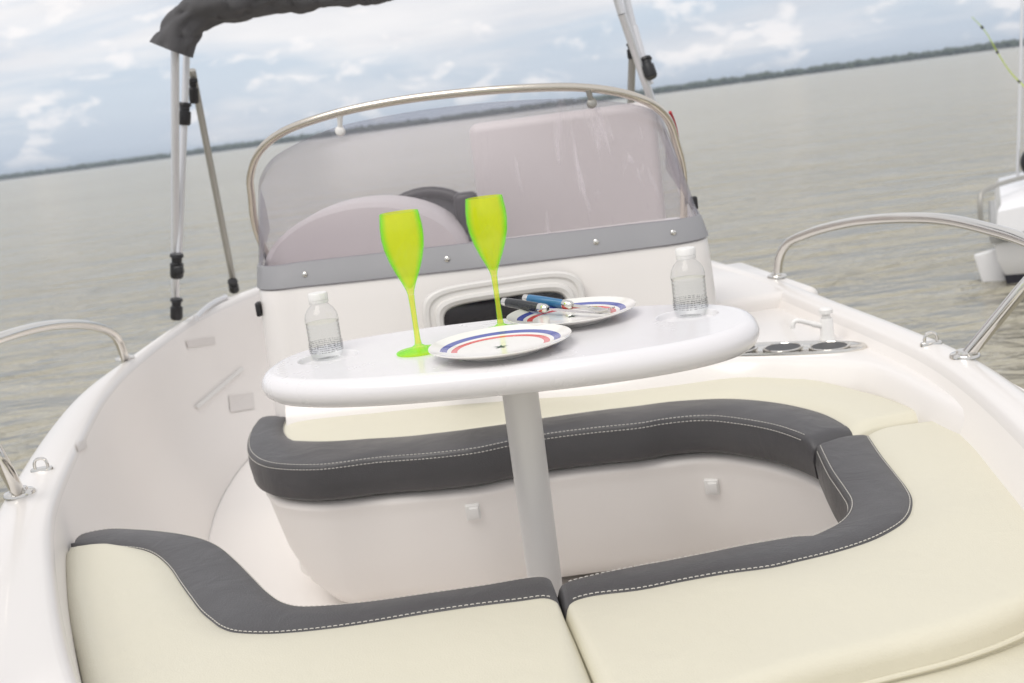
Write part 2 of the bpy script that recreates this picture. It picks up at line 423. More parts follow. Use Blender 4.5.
# sample both through matching control points
def resample_matched(pts, per=9):
    out = []
    n = len(pts); Q = [Vector(p) for p in pts]
    full = catmull(Q, 2000)
    # positions of controls on the dense curve
    idx = []
    j0 = 0
    for p in Q:
        best = min(range(j0, len(full)), key=lambda k: (full[k]-p).length); idx.append(best); j0 = best
    for a, b in zip(idx, idx[1:]):
        for k in range(per):
            f = a + (b-a)*k/per; i = int(f); out.append(full[i].lerp(full[min(i+1, len(full)-1)], f-i))
    out.append(full[-1]); return out
O_ = resample_matched(outer); I_ = resample_matched(inner)
def right_side(p): return p.x > .25
rows = []
for k, (o_, i_) in enumerate(zip(O_, I_)):
    n = (i_ - o_); n.z = 0; wdt = n.length; n.normalize()
    y = o_.y; left = o_.x < .1
    row = []
    # outside (from the waterline up)
    row.append(o_ + n*.22 + Vector((0, 0, -1.2)))
    row.append(o_ + n*.12 + Vector((0, 0, -.74)))
    row.append(o_ + n*.03 + Vector((0, 0, -.30)))
    row.append(o_ + n*.012 + Vector((0, 0, -.075)))
    row.append(o_ - n*.012 + Vector((0, 0, -.06)))
    row.append(o_ - n*.012 + Vector((0, 0, -.025)))
    row.append(o_ - n*.002 + Vector((0, 0, -.008)))
    row.append(o_ + n*.012)
    row.append(o_ + n*(wdt*.5) + Vector((0, 0, .004)))
    row.append(o_ + n*max(wdt-.012, .014))
    row.append(i_ + n*0.0 + Vector((0, 0, -.006)))
    row.append(i_ + n*.006 + Vector((0, 0, -.02)))
    if left:
        row.append(i_ + n*.012 + Vector((0, 0, -.10)))
        row.append(i_ + n*.05 + Vector((0, 0, -.24)))
        row.append(i_ + n*.10 + Vector((0, 0, -.33)))
        row.append(i_ + n*.16 + Vector((0, 0, -.39)))
        row.append(i_ + n*.23 + Vector((0, 0, FLOOR-GUN+.002)))
    else:
        row.append(i_ + n*.022 + Vector((0, 0, -.06)))
        row.append(i_ + n*.045 + Vector((0, 0, -.11)))
        row.append(i_ + n*.055 + Vector((0, 0, -.20)))
        row.append(i_ + n*.09 + Vector((0, 0, -.36)))
        row.append(i_ + n*.14 + Vector((0, 0, FLOOR-GUN+.002)))
    rows.append(row)
bm = B(); V = loft(bm, rows)
# transom
nA, nB = V[0], V[-1]
for j in range(len(nA)-1):
    pass
bm.faces.new([v for v in nA[:12]] + [v for v in nB[:12][::-1]])
for i in range(len(V)-1):
    for j in range(11, len(V[0])-1):
        for f in V[i][j].link_faces:
            if all(v in V[i] + V[i+1] for v in f.verts) and V[i][j+1] in f.verts: f.material_index = 1
hull = obj('hull', bm, [M_gel, M_gelin], boat, sharp=50)

bm = B()
fl = [i for i in I_]
prism(bm, [(p.x*.93 + .0, p.y if p.y > .6 else .6) for p in fl if True], FLOOR-.03, FLOOR)
obj('floor', bm, M_gelin, boat, smooth=False)

# --- cushion curves (inner edge I, colour seam B, outer edge O), levels of the seat tops
def ZS(l, z=SEAT): return [Z(x, y, z) for x, y in l]
A_I = [(289, 418), (275, 415), (263, 416), (254, 424), (249, 433), (247, 446), (251, 454), (260, 460), (275, 463.6), (318, 464.6), (377, 457.5), (428, 453.5), (475, 448), (506, 441.5), (545, 434), (592, 428), (640, 423), (663, 419), (702, 415.5), (741, 419), (773, 425), (797, 433), (813, 440)]
A_B = [(289, 418), (285, 423), (284, 430), (287, 436), (291, 439), (303, 443), (330, 442), (377, 438), (428, 433.5), (498, 424.5), (545, 417), (592, 410.5), (640, 405), (683, 400), (730, 398), (780, 402.5), (820, 412), (840, 421), (854, 430.5)]
A_O = [(289, 418), (292, 414.5), (300, 412), (340, 407), (430, 396), (540, 382), (640, 375), (722, 374.5), (780, 378), (827, 384), (874, 395.5), (905, 406), (929, 416.5)]
B_I = [(815.6, 442), (820, 452), (829, 470), (842, 489), (848, 500), (846, 511), (836, 521.5), (822, 529), (808, 534.5), (792, 535), (773, 538), (741, 543.5), (702, 551.5), (663, 559), (640, 563), (592, 573), (566, 580), (555, 586)]
B_B = [(866.4, 432), (882, 455), (897, 474), (907, 487), (912, 497), (912, 507), (909, 515), (901, 523.5), (874, 538.5), (835, 551.5), (792, 562), (773, 566.5), (722, 573.5), (680, 581), (640, 589), (592, 595), (574, 600), (564, 608)]
B_O = [(936, 420), (956, 424.5), (980, 447), (999, 467), (1024, 493), (1060, 540), (1062, 585), (1020, 612), (956, 636), (878, 656), (780, 682), (720, 702), (660, 722), (622, 735)]
C_I = [(73, 544), (75, 538), (81, 533), (92, 530), (109, 527.5), (135, 528), (162, 530), (187, 533.5), (205, 538), (220, 545), (236, 558), (253, 575), (270, 592), (283, 600.5), (298, 604), (330, 603), (370, 599), (428, 591), (480, 583.5), (541, 574.5), (549, 577), (553, 583)]
C_B = [(71, 547), (85, 546.5), (105, 546), (131, 547.5), (144, 549.5), (155, 554), (164, 561), (172, 570), (181, 584), (191, 598), (201, 611), (212, 620.5), (221, 627), (235, 631.5), (266, 633), (300, 631), (340, 626.5), (380, 620.5), (428, 612.5), (475, 605.5), (520, 600), (545, 597), (555, 600), (562, 606)]
C_O = [(69, 548.5), (65, 553), (63.5, 562), (63.5, 573), (64, 590), (68, 622), (76, 655), (88, 700), (130, 770), (260, 790), (420, 775), (560, 755), (618, 737)]

def noise_w(p, s, a): return a*noise.noise(Vector((p.x*s, p.y*s, p.z*s + 2.3)))
def build_cushion(root_label, I, Bc, O, th, name='seat_cushion', puff=.010, n=130, wr=.0015, ends=(True, True), o_round=.022, caps=(0, -1), o_pow=1.0):
    ts = [0, .003, .008, .015] + [.02 + .96*i/(n-1) for i in range(n)] + [.985, .992, .997, 1]
    Ic, Bb, Oo = catmull(ZS(I), ts), catmull(ZS(Bc), ts), catmull(ZS(O), [t**o_pow for t in ts])
    c = sum(Bb, Vector()) / len(Bb)
    root = thing(name, root_label, 'cushion', (c.x, c.y, SEAT - th))
    dark, cream, thread = B(), B(), B()
    rd, rc = [], []; cen_o = (sum(Oo, Vector()) + sum(Bb, Vector()))/(2*len(Oo))
    m = len(ts)
    def endk(t):
        L = 1.25
        d0 = t*L if ends[0] else 9; d1 = (1-t)*L if ends[1] else 9
        d = min(d0, d1)
        return -.016*math.exp(-(d/.0085)**1.5)
    side_n = []
    for k in range(m):
        i, b, o = Ic[k], Bb[k], Oo[k]
        d = (b - i); w = d.length; d = d/w if w > 1e-6 else Vector((0, 1, 0))
        # use the true outward normal of the inner edge for the side face
        t = (Ic[min(k+1, m-1)] - Ic[max(k-1, 0)]).normalized()
        nn = Vector((-t.y, t.x, 0))
        if nn.dot(d) < 0: nn = -nn
        ez = endk(ts[k])
        wz = lambda p, s=9, a=wr: Vector((0, 0, noise_w(p, s, a)))
        def top(f, z): 
            p = i.lerp(b, f); return p + Vector((0, 0, z + ez*(1 if z > -.03 else 0))) + wz(p)*min(1, f*4)
        k1 = min(.006/max(w, 1e-4), .3); k2 = min(.013/max(w, 1e-4), .45)
        foldn = noise_w(i, 16, .004)
        r = [i + nn*(.012 + foldn*.4) + Vector((0, 0, -th)), i + nn*(.002+foldn*.3) + Vector((0, 0, -th+.008)),
             i + nn*(foldn*.6) - nn*.002 + Vector((0, 0, -th*.5)), i - nn*.001 + Vector((0, 0, -.014 + ez)), top(0, -.005), top(k1, -.0012), top(k2, .0006)]
        for q in (.35, .55, .75, .9): r.append(top(k2 + (1-k2)*q, .0006 + .005*math.sin(math.pi*q)))
        r.append(b + Vector((0, 0, -.0022 + ez)))
        rd.append(r)
        v = (o - b); wv = v.length
        r2 = [b + Vector((0, 0, -.0022 + ez))]
        rr = min(o_round, wv*.35); wsc = min(1, wv/.1)
        to = Oo[min(k+1, m-1)] - Oo[max(k-1, 0)]; pn = Vector((-to.y, to.x, 0)).normalized()
        if pn.dot(cen_o - o) < 0: pn = -pn
        e_ = o + pn*rr
        for q in (.0, .02, .06, .14, .26, .4, .55, .7, .85, .95):
            p = b.lerp(e_, min(q + .004/max(wv, .02), 1))
            r2.append(p + Vector((0, 0, -.0002 + puff*wsc*(1-(1-min(q/.35, 1))**2) + ez + noise_w(p, 6, .003)*min(1, q*8)*wsc)))
        for a in (0, .25, .5, .75, 1.0):
            an = a*math.pi/2
            p = o + pn*(rr*(1-math.sin(an)))
            r2.append(p + Vector((0, 0, -.0002 + puff*wsc - rr*(1-math.cos(an)) + ez + noise_w(p, 6, .003)*wsc)))
        r2.append(o + Vector((0, 0, -th)))
        rc.append(r2)
    loft(dark, rd); loft(cream, rc)
    for end in caps:
        dark.faces.new([dark.verts.new(p) for p in rd[end]]) if (rd[end][0]-rd[end][-1]).length > .02 else None
        if (rc[end][0]-rc[end][-1]).length > .03:
            cream.faces.new([cream.verts.new(p) for p in rc[end]] + [cream.verts.new(rc[end][0] + Vector((0, 0, -th+.003)))])
    bmesh.ops.remove_doubles(dark, verts=dark.verts[:], dist=5e-5); bmesh.ops.remove_doubles(cream, verts=cream.verts[:], dist=5e-5)
    # stitches: along the colour seam and twice along the inner edge
    def stitch(fr, lift, dash=.0052, gap=.0030, rad=.00075):
        pts = fr
        L = [0]
        for a, b in zip(pts, pts[1:]): L.append(L[-1] + (b-a).length)
        s = .006; j = 0
        def at(s):
            j = 0
            lo, hi = 0, len(L)-1
            while hi - lo > 1:
                mid = (lo+hi)//2
                if L[mid] <= s: lo = mid
                else: hi = mid
            f = (s-L[lo])/max(L[lo+1]-L[lo], 1e-9); return pts[lo].lerp(pts[lo+1], f)
        while s + dash < L[-1] - .004:
            tube(dark, [at(s) + Vector((0, 0, lift)), at(s + dash*.5) + Vector((0, 0, lift+.0004)), at(s+dash) + Vector((0, 0, lift))], rad, seg=5, mat=1)
            s += dash + gap
    nI = len(rd[0])
    stitch([r[-1].lerp(r[-2], min(1, .004/max((r[-1]-r[-2]).length, 1e-4))) for r in rd[4:-4]], .0006)
    stitch([r[5] for r in rd[4:-4]], .0004)
    stitch([r[4].lerp(r[3], .6) + (r[3]-r[7]).normalized()*.0006 for r in rd[4:-4]], .0)
    pan = obj('seat_panel', cream, M_cream, root, sharp=60)
    trim = obj('trim_band', dark, [M_grey, M_thread], root, sharp=60)
    return root

cA = build_cushion('cream seat cushion with rounded charcoal front edge, running along the console under the table', A_I, A_B, A_O, .082, n=150)
cB = build_cushion('large cream corner cushion with angular charcoal border, between table pedestal and right gunwale', B_I, B_B, B_O, .088, n=150, wr=.0022)
cC = build_cushion('cream bow cushion with wavy S-shaped charcoal border, against the left gunwale', C_I, C_B, C_O, .088, n=150, caps=(-1,), ends=(False, True), o_pow=1.6)

oB = catmull(ZS(B_O), 120)[38:116]
bm = B(); tube(bm, [Vector((p.x, p.y, SEAT-.030)) - (cB.location - p).normalized()*.001 for p in oB], .0035, 8)
obj('piping', bm, M_cream, cB)
# bow filler cushion in the near right corner, a little lower
bm = B()
D_px = [(700, 720), (772, 693), (850, 675), (920, 660), (990, 645), (1030, 636), (1075, 650), (1060, 760), (900, 860), (720, 840)]
Dc = catmull([Z(x, y, SEAT-.045) for x, y in D_px], 90, closed=True)[:-1]
cen = sum(Dc, Vector())/len(Dc)
def inset(f, dz): return [cen + (p-cen)*f + Vector((0, 0, dz)) for p in Dc]
loft(bm, [inset(1, -.07), inset(1, -.02), inset(.992, -.008), inset(.97, 0), inset(.9, .005), inset(.6, .009), inset(.2, .011), inset(.01, .011)], closed_v=True)
root = thing('bow_cushion', 'plain cream cushion without dark border in the near right corner', 'cushion', (cen.x, cen.y, SEAT-.115))
obj('seat_panel', bm, M_cream, root, sharp=60)

# --- seat base (moulded well under the cushions)
def inward(curve, d):
    out = []
    m = len(curve)
    for k in range(m):
        t = (curve[min(k+1, m-1)] - curve[max(k-1, 0)]).normalized()
        out.append(curve[k] + Vector((-t.y, t.x, 0))*d)
    return out
cIC = catmull(ZS(C_I[2:-2]), 50); cIB = catmull(ZS(B_I[1:-2]), 50)[::-1]; cIA = catmull(ZS(A_I[1:-1]), 70)[::-1]
path = catmull([p for p in cIC[::5]] + [p for p in cIB[::6]] + [p for p in cIA[::5]], 220)
path = inward(path, -.026)      # left of travel is the well: step back under the cushions
lastp = path[-1]
back = [Vector((.80, 2.70, 0)), Vector((.78, 2.0, 0)), Vector((.70, 1.5, 0)), Vector((.5, .95, 0)), Vector((.16, .5, 0)), Vector((-.25, .8, 0)), Vector((-.55, 1.25, 0)), Vector((-.72, 1.62, 0))]
def basering(d, z):
    q = inward(path, -d)
    return [Vector((p.x, p.y, z)) for p in q] + [Vector((p.x, p.y, z)) for p in back]
bm = B()
top_z = SEAT - .090
V = loft(bm, [basering(.26, FLOOR-.004), basering(.17, FLOOR+.010), basering(.10, FLOOR+.03), basering(.055, FLOOR+.085), basering(.025, FLOOR+.16), basering(.004, top_z-.05), basering(.0, top_z-.03), basering(-.004, top_z-.022), basering(-.005, top_z-.014), basering(.004, top_z-.004), basering(.016, top_z)], closed_v=True)
bm.faces.new(V[-1])
sb = obj('seat_base', bm, M_gelin, boat, sharp=50)
# --- side counter at the right, between console and gunwale
bm = B()
CT = -.60
edge = [Z(x, y, CT) for x, y in [(285, 404), (430, 388), (620, 372), (735, 358.5), (790, 359), (830, 360), (858, 362), (880, 367), (902, 376), (925, 388), (952, 402), (990, 418)]]
ec = catmull(edge, 60)
rows = []
for p in ec:
    kx = min(max((p.x-.62)/.12, 0), 1); kx = kx*kx*(3-2*kx)
    d = Vector((0, 1, 0)).lerp(Vector((1, .35, 0)), kx).normalized()
    far = Vector((p.x + .03*(p.x-.4), 3.35, CT)).lerp(Vector((.90, p.y + .12, CT)), kx)
    rows.append([p - d*.035 + Vector((0, 0, -.16)), p - d*.030 + Vector((0, 0, -.065)), p - d*.022 + Vector((0, 0, -.038)), p - d*.010 + Vector((0, 0, -.015)), p + Vector((0, 0, -.004)), p + d*.014, p.lerp(far, .2), p.lerp(far, .5), far, far + Vector((0, .02, -.3))])
loft(bm, rows)
counter = obj('side_counter', bm, M_gel, boat, sharp=50)
# rear bench step behind the tap
bm = B()
q0, q1 = Z(752, 318, CT), Z(862, 334, CT)
box(bm, (.66, 3.25, CT-.02), (.30, .62, .12), .025, 4, M=Matrix.Rotation(R(6), 3, 'Z'))
obj('locker_step', bm, M_gel, counter)
# cup holder plate: long oval of steel with three ringed dark discs
bm = B()
pc = Z(784, 349, CT); pe = Z(867, 347.5, CT); pl = Z(704, 352, CT)
ax = (pe - pl); hl = ax.length/2; ang = math.atan2(ax.y, ax.x); pc = (pe+pl)/2
Mx = Matrix.Translation(pc + Vector((0, 0, .004))) @ Matrix.Rotation(ang, 4, 'Z')
hw = .056
out = [Vector((*sup(2*math.pi*k/72, hl, hw, 2.4), 0)) for k in range(72)]
loft(bm, [[Mx @ (p + Vector((0, 0, -.004))) for p in out], [Mx @ p for p in out], [Mx @ (p*.985 + Vector((0, 0, .0025))) for p in out], [Mx @ (p*.96 + Vector((0, 0, .003))) for p in out], [Mx @ (Vector((p.x*.93, p.y*.86, .001))) for p in out], [Mx @ (Vector((p.x*.05, p.y*.05, .001))) for p in out]], closed_v=True)
plate_h = obj('cup_holder', bm, M_steel, counter)
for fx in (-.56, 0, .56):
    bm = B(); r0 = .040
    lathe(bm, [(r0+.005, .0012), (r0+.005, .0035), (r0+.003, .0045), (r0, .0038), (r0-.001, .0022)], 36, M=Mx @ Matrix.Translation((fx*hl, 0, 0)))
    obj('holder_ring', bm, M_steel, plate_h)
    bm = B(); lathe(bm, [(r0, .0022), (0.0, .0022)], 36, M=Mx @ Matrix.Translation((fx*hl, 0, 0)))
    obj('well_shade_disc', bm, mat('shadowed_steel', (.05, .05, .052), .5) if fx == -.56 else bpy.data.materials['shadowed_steel'], plate_h)  # flat disc, the shade of an open well put into its colour
# tap
bm = B(); tp = Z(828, 342, CT); TS = Matrix.Translation(tp) @ Matrix.Scale(.8, 4)
lathe(bm, [(.0, .0), (.024, .0), (.023, .012), (.019, .02), (.018, .065), (.016, .070), (0, .071)], 24, M=TS)
lathe(bm, [(.0, .070), (.012, .071), (.012, .082), (.019, .084), (.019, .095), (.015, .099), (0, .1)], 24, M=TS)
tapo = obj('tap', bm, M_white, counter)
bm = B(); sp_ = catmull([TS @ Vector(q) for q in ((-.012, 0, .048), (-.04, 0, .058), (-.075, -.002, .072), (-.088, -.002, .074), (-.096, -.002, .066), (-.097, -.002, .054))], 20)
tube(bm, sp_, [.0068]*6 + [.0056]*14, 12)
obj('spout', bm, M_white, tapo)

# --- console
WZ = -.34
bot_px = [(262, 291), (276, 289.5), (300, 286.8), (345, 282.3), (410, 275.3), (480, 267.5), (540, 260.6), (590, 254.8), (640, 248.5), (680, 243.2), (705, 239.5)]
top_px = [(260, 181), (271, 161), (298, 143.5), (336, 128), (392, 115.5), (450, 107), (510, 101.5), (575, 99.5), (620, 103), (645, 108), (660, 117)]
top_y = [2.86, 2.83, 2.80, 2.77, 2.74, 2.725, 2.715, 2.71, 2.715, 2.74, 2.79]
botc = [Z(x, y, WZ) for x, y in bot_px]; topc = [Y(x, y, d) for (x, y), d in zip(top_px, top_y)]
# wrap the ends aft
botc = [Vector((botc[0].x*1.145, 3.10, WZ)), Vector((botc[0].x*1.06, 2.84, WZ)), botc[0] + Vector((-.004, .035, 0))] + botc[1:-1] + [botc[-1] + Vector((0, .03, 0)), Vector((botc[-1].x*1.045, 2.68, WZ)), Vector((botc[-1].x*1.13, 2.95, WZ))]
topc = [Vector((topc[0].x*1.10, 3.16, -.23)), Vector((topc[0].x*1.04, 2.98, -.15)), topc[0]] + topc[1:-1] + [topc[-1], Vector((topc[-1].x*1.06, 2.90, -.115)), Vector((topc[-1].x*1.10, 3.05, -.20))]
NW = 90
bc_, tc_ = resample_matched(botc, 7), resample_matched(topc, 7)
if len(bc_) != len(tc_): raise RuntimeError('windshield rows differ')
bm = B(); 
cenx = sum((p.x for p in bc_))/len(bc_)
def expand(p, k, dy, z): return Vector((cenx + (p.x-cenx)*k, p.y + dy, z))
loop = bc_ + [Vector((bc_[-1].x-.02, 3.06, WZ)), Vector((bc_[0].x+.02, 3.20, WZ))]
prof = [(1.015, -.075, FLOOR-.01), (1.015, -.06, -.72), (1.013, -.045, -.60), (1.012, -.03, -.47), (1.010, -.013, -.39), (1.009, -.006, -.352), (1.005, -.003, -.343), (.995, .006, -.339), (.97, .02, -.338)]
V = loft(bm, [[expand(p, k, dy if p.y < 3.2 else 0, z) for p in loop] for k, dy, z in prof], closed_v=True)
bm.faces.new(V[-1])
console = obj('console', bm, M_gel, boat, sharp=40)
# porthole on the console front
pcx = Z(506, 268, WZ)
# find the front face point
ppos = Y(507, 322, 2.475)
nrm = Vector((.10, -1, .14)).normalized(); uu = Vector((.995, .11, 0)).normalized(); uu = (uu - nrm*uu.dot(nrm)).normalized(); vv = nrm.cross(uu); vv = vv if vv.z > 0 else -vv
def ploop(a, b, d, n=5): return [ppos + uu*x + vv*y + nrm*d for x, y in [sup(2*math.pi*k/80, a, b, n) for k in range(80)]]
bm = B(); loft(bm, [ploop(.186, .101, -.03), ploop(.184, .099, .004), ploop(.180, .095, .008), ploop(.172, .088, .008), ploop(.168, .084, .004), ploop(.160, .076, .005), ploop(.157, .073, .014), ploop(.150, .066, .016), ploop(.142, .058, .012), ploop(.139, .055, -.002)], closed_v=True)
port = obj('porthole', bm, mat('porthole_frame', (.69, .67, .64), .35, coat=.2), console, sharp=30)
bm = B(); loft(bm, [ploop(.1395, .0555, .0015), ploop(.02, .008, .0015)], closed_v=True); 
obj('pane', bm, M_dark, port)
# little lamp-like moulding left of the bottle and the black catch on the console side
bm = B(); p = Y(259, 309, 2.72); box(bm, p, (.012, .03, .035), .004); obj('side_catch', bm, M_black, console)
# dash hood inside the windshield
bm = B(); hp = Vector((-.36, 3.02, -.345)); rows = []
for a in range(0, 25):
    th = math.pi*a/24
    rows.append([hp + Vector((-math.cos(th)*.275*k1, dy, math.sin(th)*.165*k1)) for k1, dy in ((.0, -.10), (.6, -.095), (.93, -.075), (.99, -.05), (1, 0), (1, .22), (.97, .235), (.0, .235))])
loft(bm, rows)
obj('dash_hood', bm, M_hood, console)

# windshield: clear sheet, 5 mm thick
bm = B(); rows = []
for b_, t_ in zip(bc_, tc_):
    rows.append([b_.lerp(t_, q) + Vector((0, -.012*math.sin(math.pi*q), 0)) for q in (0, .12, .3, .5, .7, .88, 1)])
V = loft(bm, rows)
bmesh.ops.recalc_face_normals(bm, faces=bm.faces[:])
ws = obj('windshield', bm, M_ws, boat)
md = ws.modifiers.new('thickness', 'SOLIDIFY'); md.thickness = .005; md.offset = 0
# grey mounting strip with screws
bm = B(); rows = []; scr = []
for k, (b_, t_) in enumerate(zip(bc_, tc_)):
    tn = (bc_[min(k+1, len(bc_)-1)] - bc_[max(k-1, 0)]).normalized(); nn = Vector((tn.y, -tn.x, 0))
    if nn.dot(b_ - Vector((cenx, 3.2, WZ))) < 0: nn = -nn
    e = (t_-b_).normalized(); hgt = .060
    rows.append([b_ + nn*.001 + e*.002, b_ + nn*.009 + e*.002, b_ + nn*.0085 + e*hgt, b_ + nn*.006 + e*(hgt+.002), b_ - nn*.0005 + e*(hgt+.002)])
    scr.append((b_ + nn*.009 + e*hgt*.5, nn))
V = loft(bm, rows)
strip = obj('mounting_strip', bm, M_strip, ws, sharp=40)
for tx in (305, 448, 594, 674.5):
    ty = 275 - (tx-305)*.117
    best = min(scr, key=lambda s: abs((s[0]-Y(tx, ty, s[0].y)).length))
    p, nn = best
    bm = B(); lathe(bm, [(0, .0055), (.004, .005), (.0065, .003), (.007, 0)], 14, M=Matrix.Translation(p) @ nn.to_track_quat('Z', 'Y').to_matrix().to_4x4())
    obj('screw', bm, M_steel, strip)
# stainless rail over the windshield
rail_pts = [Vector((-.62, 3.08, -.36)), Y(256, 228, 3.02), Y(251.5, 196, 2.95), Y(250.5, 175, 2.88), Y(259, 152, 2.82), Y(281, 133, 2.78), Y(330, 115, 2.74), Y(390, 102, 2.71), Y(450, 94, 2.69), Y(520, 88.5, 2.68), Y(580, 87.5, 2.68), Y(622, 93, 2.68), Y(650, 103, 2.70), Y(667, 118, 2.75), Y(676, 142, 2.83), Y(683, 172, 2.92), Vector((.50, 3.0, -.34))]
bm = B(); rc_ = catmull(rail_pts, 140); tube(bm, rc_, .0100, 14)
wrail = obj('windshield_rail', bm, M_steelwarm, boat)
for (px, py, qx, qy), m_ in (((340, 113, 340, 131), M_white), ((588, 89, 592, 103), M_alugrey)):
    bm = B(); a = Y(px, py, 2.735 if px < 400 else 2.675); b = Y(qx, qy, 2.745 if px < 400 else 2.69)
    tube(bm, [a, a.lerp(b, .6), b], [.008, .006, .007], 10)
    d = Vector((0, -1, .2)).normalized()
    lathe(bm, [(0, .010), (.006, .010), (.011, .007), (.012, 0), (.012, -.008), (0, -.008)], 18, M=Matrix.Translation(b) @ d.to_track_quat('Z', 'Y').to_matrix().to_4x4())
    obj('rail_clip', bm, m_, wrail)
bm = B(); tube(bm, catmull([Y(670, 112, 2.77), Y(674, 122, 2.79), Y(678, 140, 2.83), Y(681, 166, 2.9)], 14), .004, 8); obj('red_cord', bm, M_red, wrail)
bm = B(); p = Y(694, 203, 2.9); box(bm, p, (.018, .02, .035), .005); obj('rail_foot', bm, M_black, wrail)

# steering wheel and helm seat behind the console
bm = B(); wc = Vector((-.205, 3.32, -.352)); wm = Matrix.Translation(wc) @ Matrix.Rotation(R(62), 4, 'X')
tube(bm, [wm @ Vector((.17*math.cos(2*math.pi*k/40), .17*math.sin(2*math.pi*k/40), 0)) for k in range(40)], .019, 12, closed=True)
for a in (90, 210, 330): tube(bm, [wm @ Vector((.02*math.cos(R(a)), .02*math.sin(R(a)), -.03)), wm @ Vector((.17*math.cos(R(a)), .17*math.sin(R(a)), 0))], .013, 8)
lathe(bm, [(0, .04), (.08, .04), (.150, .025), (.168, .01), (.165, -.01), (0, -.03)], 40, M=wm @ Matrix.Translation((0, 0, -.02)))
obj('steering_wheel', bm, M_black, boat)
bm = B(); p = Y(466, 203, 3.2); box(bm, p + Vector((0, .02, -.03)), (.07, .06, .12), .018); obj('throttle_lever', bm, M_black, boat)
bm = B(); sl = Y(467, 125, 3.55); sr = Y(655, 100, 3.48); zc = (sl.z + sr.z)/2 - .0
box(bm, ((sl.x+sr.x)/2 + .005, 3.56, (zc - .95)/2), ((sr.x-sl.x), .13, zc + .95), .03, 4, M=Matrix.Rotation(R(-7), 3, 'Z'))
hs = obj('helm_seat', bm, M_seat, boat)

# --- bow rails
def rail(pts, r, legs, m):
    bm = B(); tube(bm, catmull(pts, 90), r, 14)
    ro = obj('bow_rail', bm, m, boat)
    for pl in legs:
        bm = B(); tube(bm, catmull(pl, 24), r*1.0, 14); obj('rail_leg', bm, m, ro)
    for bp in [pts[0]] + [l[0] for l in legs]:
        bm = B(); lathe(bm, [(.0, .012), (r+.002, .012), (r+.004, .007), (.026, .005), (.028, .002), (.028, -.002)], 26, M=Matrix.Translation(Vector((bp.x, bp.y, GUN + .004))))
        obj('rail_flange', bm, m, ro)
    return ro
Rb, Rf = Z(777, 278, GUN), Z(965, 358, GUN)
rail([Rb, Y(778, 268, 3.17), Y(780, 256, 3.16), Y(787, 244, 3.12), Y(808, 233.5, 3.02), Y(840, 224.5, 2.86), Y(880, 219, 2.64), Y(940, 219, 2.38), Y(1000, 232, 2.14), Y(1030, 242, 2.03), Y(1090, 268, 1.84), Y(1180, 320, 1.6), Y(1300, 420, 1.38), Vector((.70, 1.12, -.40)), Vector((.665, 1.03, GUN))], .0125,
     [[Rf, Rf.lerp(Y(1024, 287, 1.98), .5), Y(1024, 287, 1.98), Y(1060, 246, 1.95)]], M_steel)
Lb, Lf = Z(125, 360, GUN), Z(20, 496, GUN)
rail([Lb, Y(122.5, 351, 3.17), Y(118, 340, 3.16), Y(110, 332, 3.10), Y(95, 326.5, 2.98), Y(70, 324, 2.78), Y(40, 327, 2.58), Y(0, 338, 2.36), Y(-60, 362, 2.12), Y(-150, 410, 1.88), Vector((-.86, 1.45, -.36)), Vector((-.70, 1.16, -.40)), Vector((-.66, 1.10, GUN))], .0125,
     [[Lf, Y(10, 477, 1.90), Y(0, 459, 1.88), Y(-40, 385, 1.9)]], M_steel)
for px, py in ((42, 470), (931, 344)):
    e = Z(px, py, GUN + .003); bm = B()
    tube(bm, catmull([e + Vector((-.012, 0, 0)), e + Vector((-.012, 0, .014)), e + Vector((-.007, 0, .022)), e + Vector((.007, 0, .022)), e + Vector((.012, 0, .014)), e + Vector((.012, 0, 0))], 22), .003, 10)
    out = [Vector((*sup(2*math.pi*k/32, .022, .009, 2.5), 0)) + e for k in range(32)]
    loft(bm, [[p + Vector((0, 0, -.004)) for p in out], [p + Vector((0, 0, .003)) for p in out], [e + (p-e)*.9 + Vector((0, 0, .005)) for p in out], [e + (p-e)*.02 + Vector((0, 0, .005)) for p in out]], closed_v=True)
    obj('mooring_eye', bm, M_steel, boat)
# gunwale pad with grey edge by the bimini foot
bm = B(); pp = [Z(x, y, GUN + .012) for x, y in [(196, 318), (205, 309), (216, 301.5), (226, 297)]]
tube(bm, catmull(pp, 14), .010, 10); obj('edge_trim', bm, M_alu, boat)

# ------------------------------------------------------------------ bimini frame with folded canvas
base1 = Z(177, 320, GUN); base3 = Z(235, 291, GUN); bR = Z(703, 257, GUN)
bim = thing('bimini_top', 'folded bimini sunshade with grey canvas sleeve on aluminium poles above the console', 'bimini', (base1.x, base1.y, GUN))
D = 3.8
def pole(a, b, r, m, name='pole'):
    bm = B(); tube(bm, [a, a.lerp(b, .5), b], r, 14); return obj(name, bm, m, bim)
t1 = Y(175, 40, D); j1 = Y(177, 262, 3.86)
pole(base1 + Vector((0, 0, .03)), t1, .0135, M_alu)
pole(Y(179, 258, 3.88), Y(187, 45, 3.93), .0115, M_alu)
pole(base3 + Vector((0, 0, .03)), Y(192, 70, 4.02), .0125, M_alugrey, 'strut')
def fitting(p, h, r, q=None):
    bm = B(); d = Vector((0, 0, 1)) if q is None else (q - p).normalized()
    lathe(bm, [(0, -h/2), (r*.8, -h/2), (r, -h*.4), (r, h*.1), (r*.75, h*.14), (r*.8, h*.35), (r*1.05, h*.38), (r*.95, h/2), (0, h/2)], 16, M=Matrix.Translation(p) @ d.to_track_quat('Z', 'Y').to_matrix().to_4x4())
    obj('joint', bm, M_black, bim)
up1 = Y(175, 40, D)
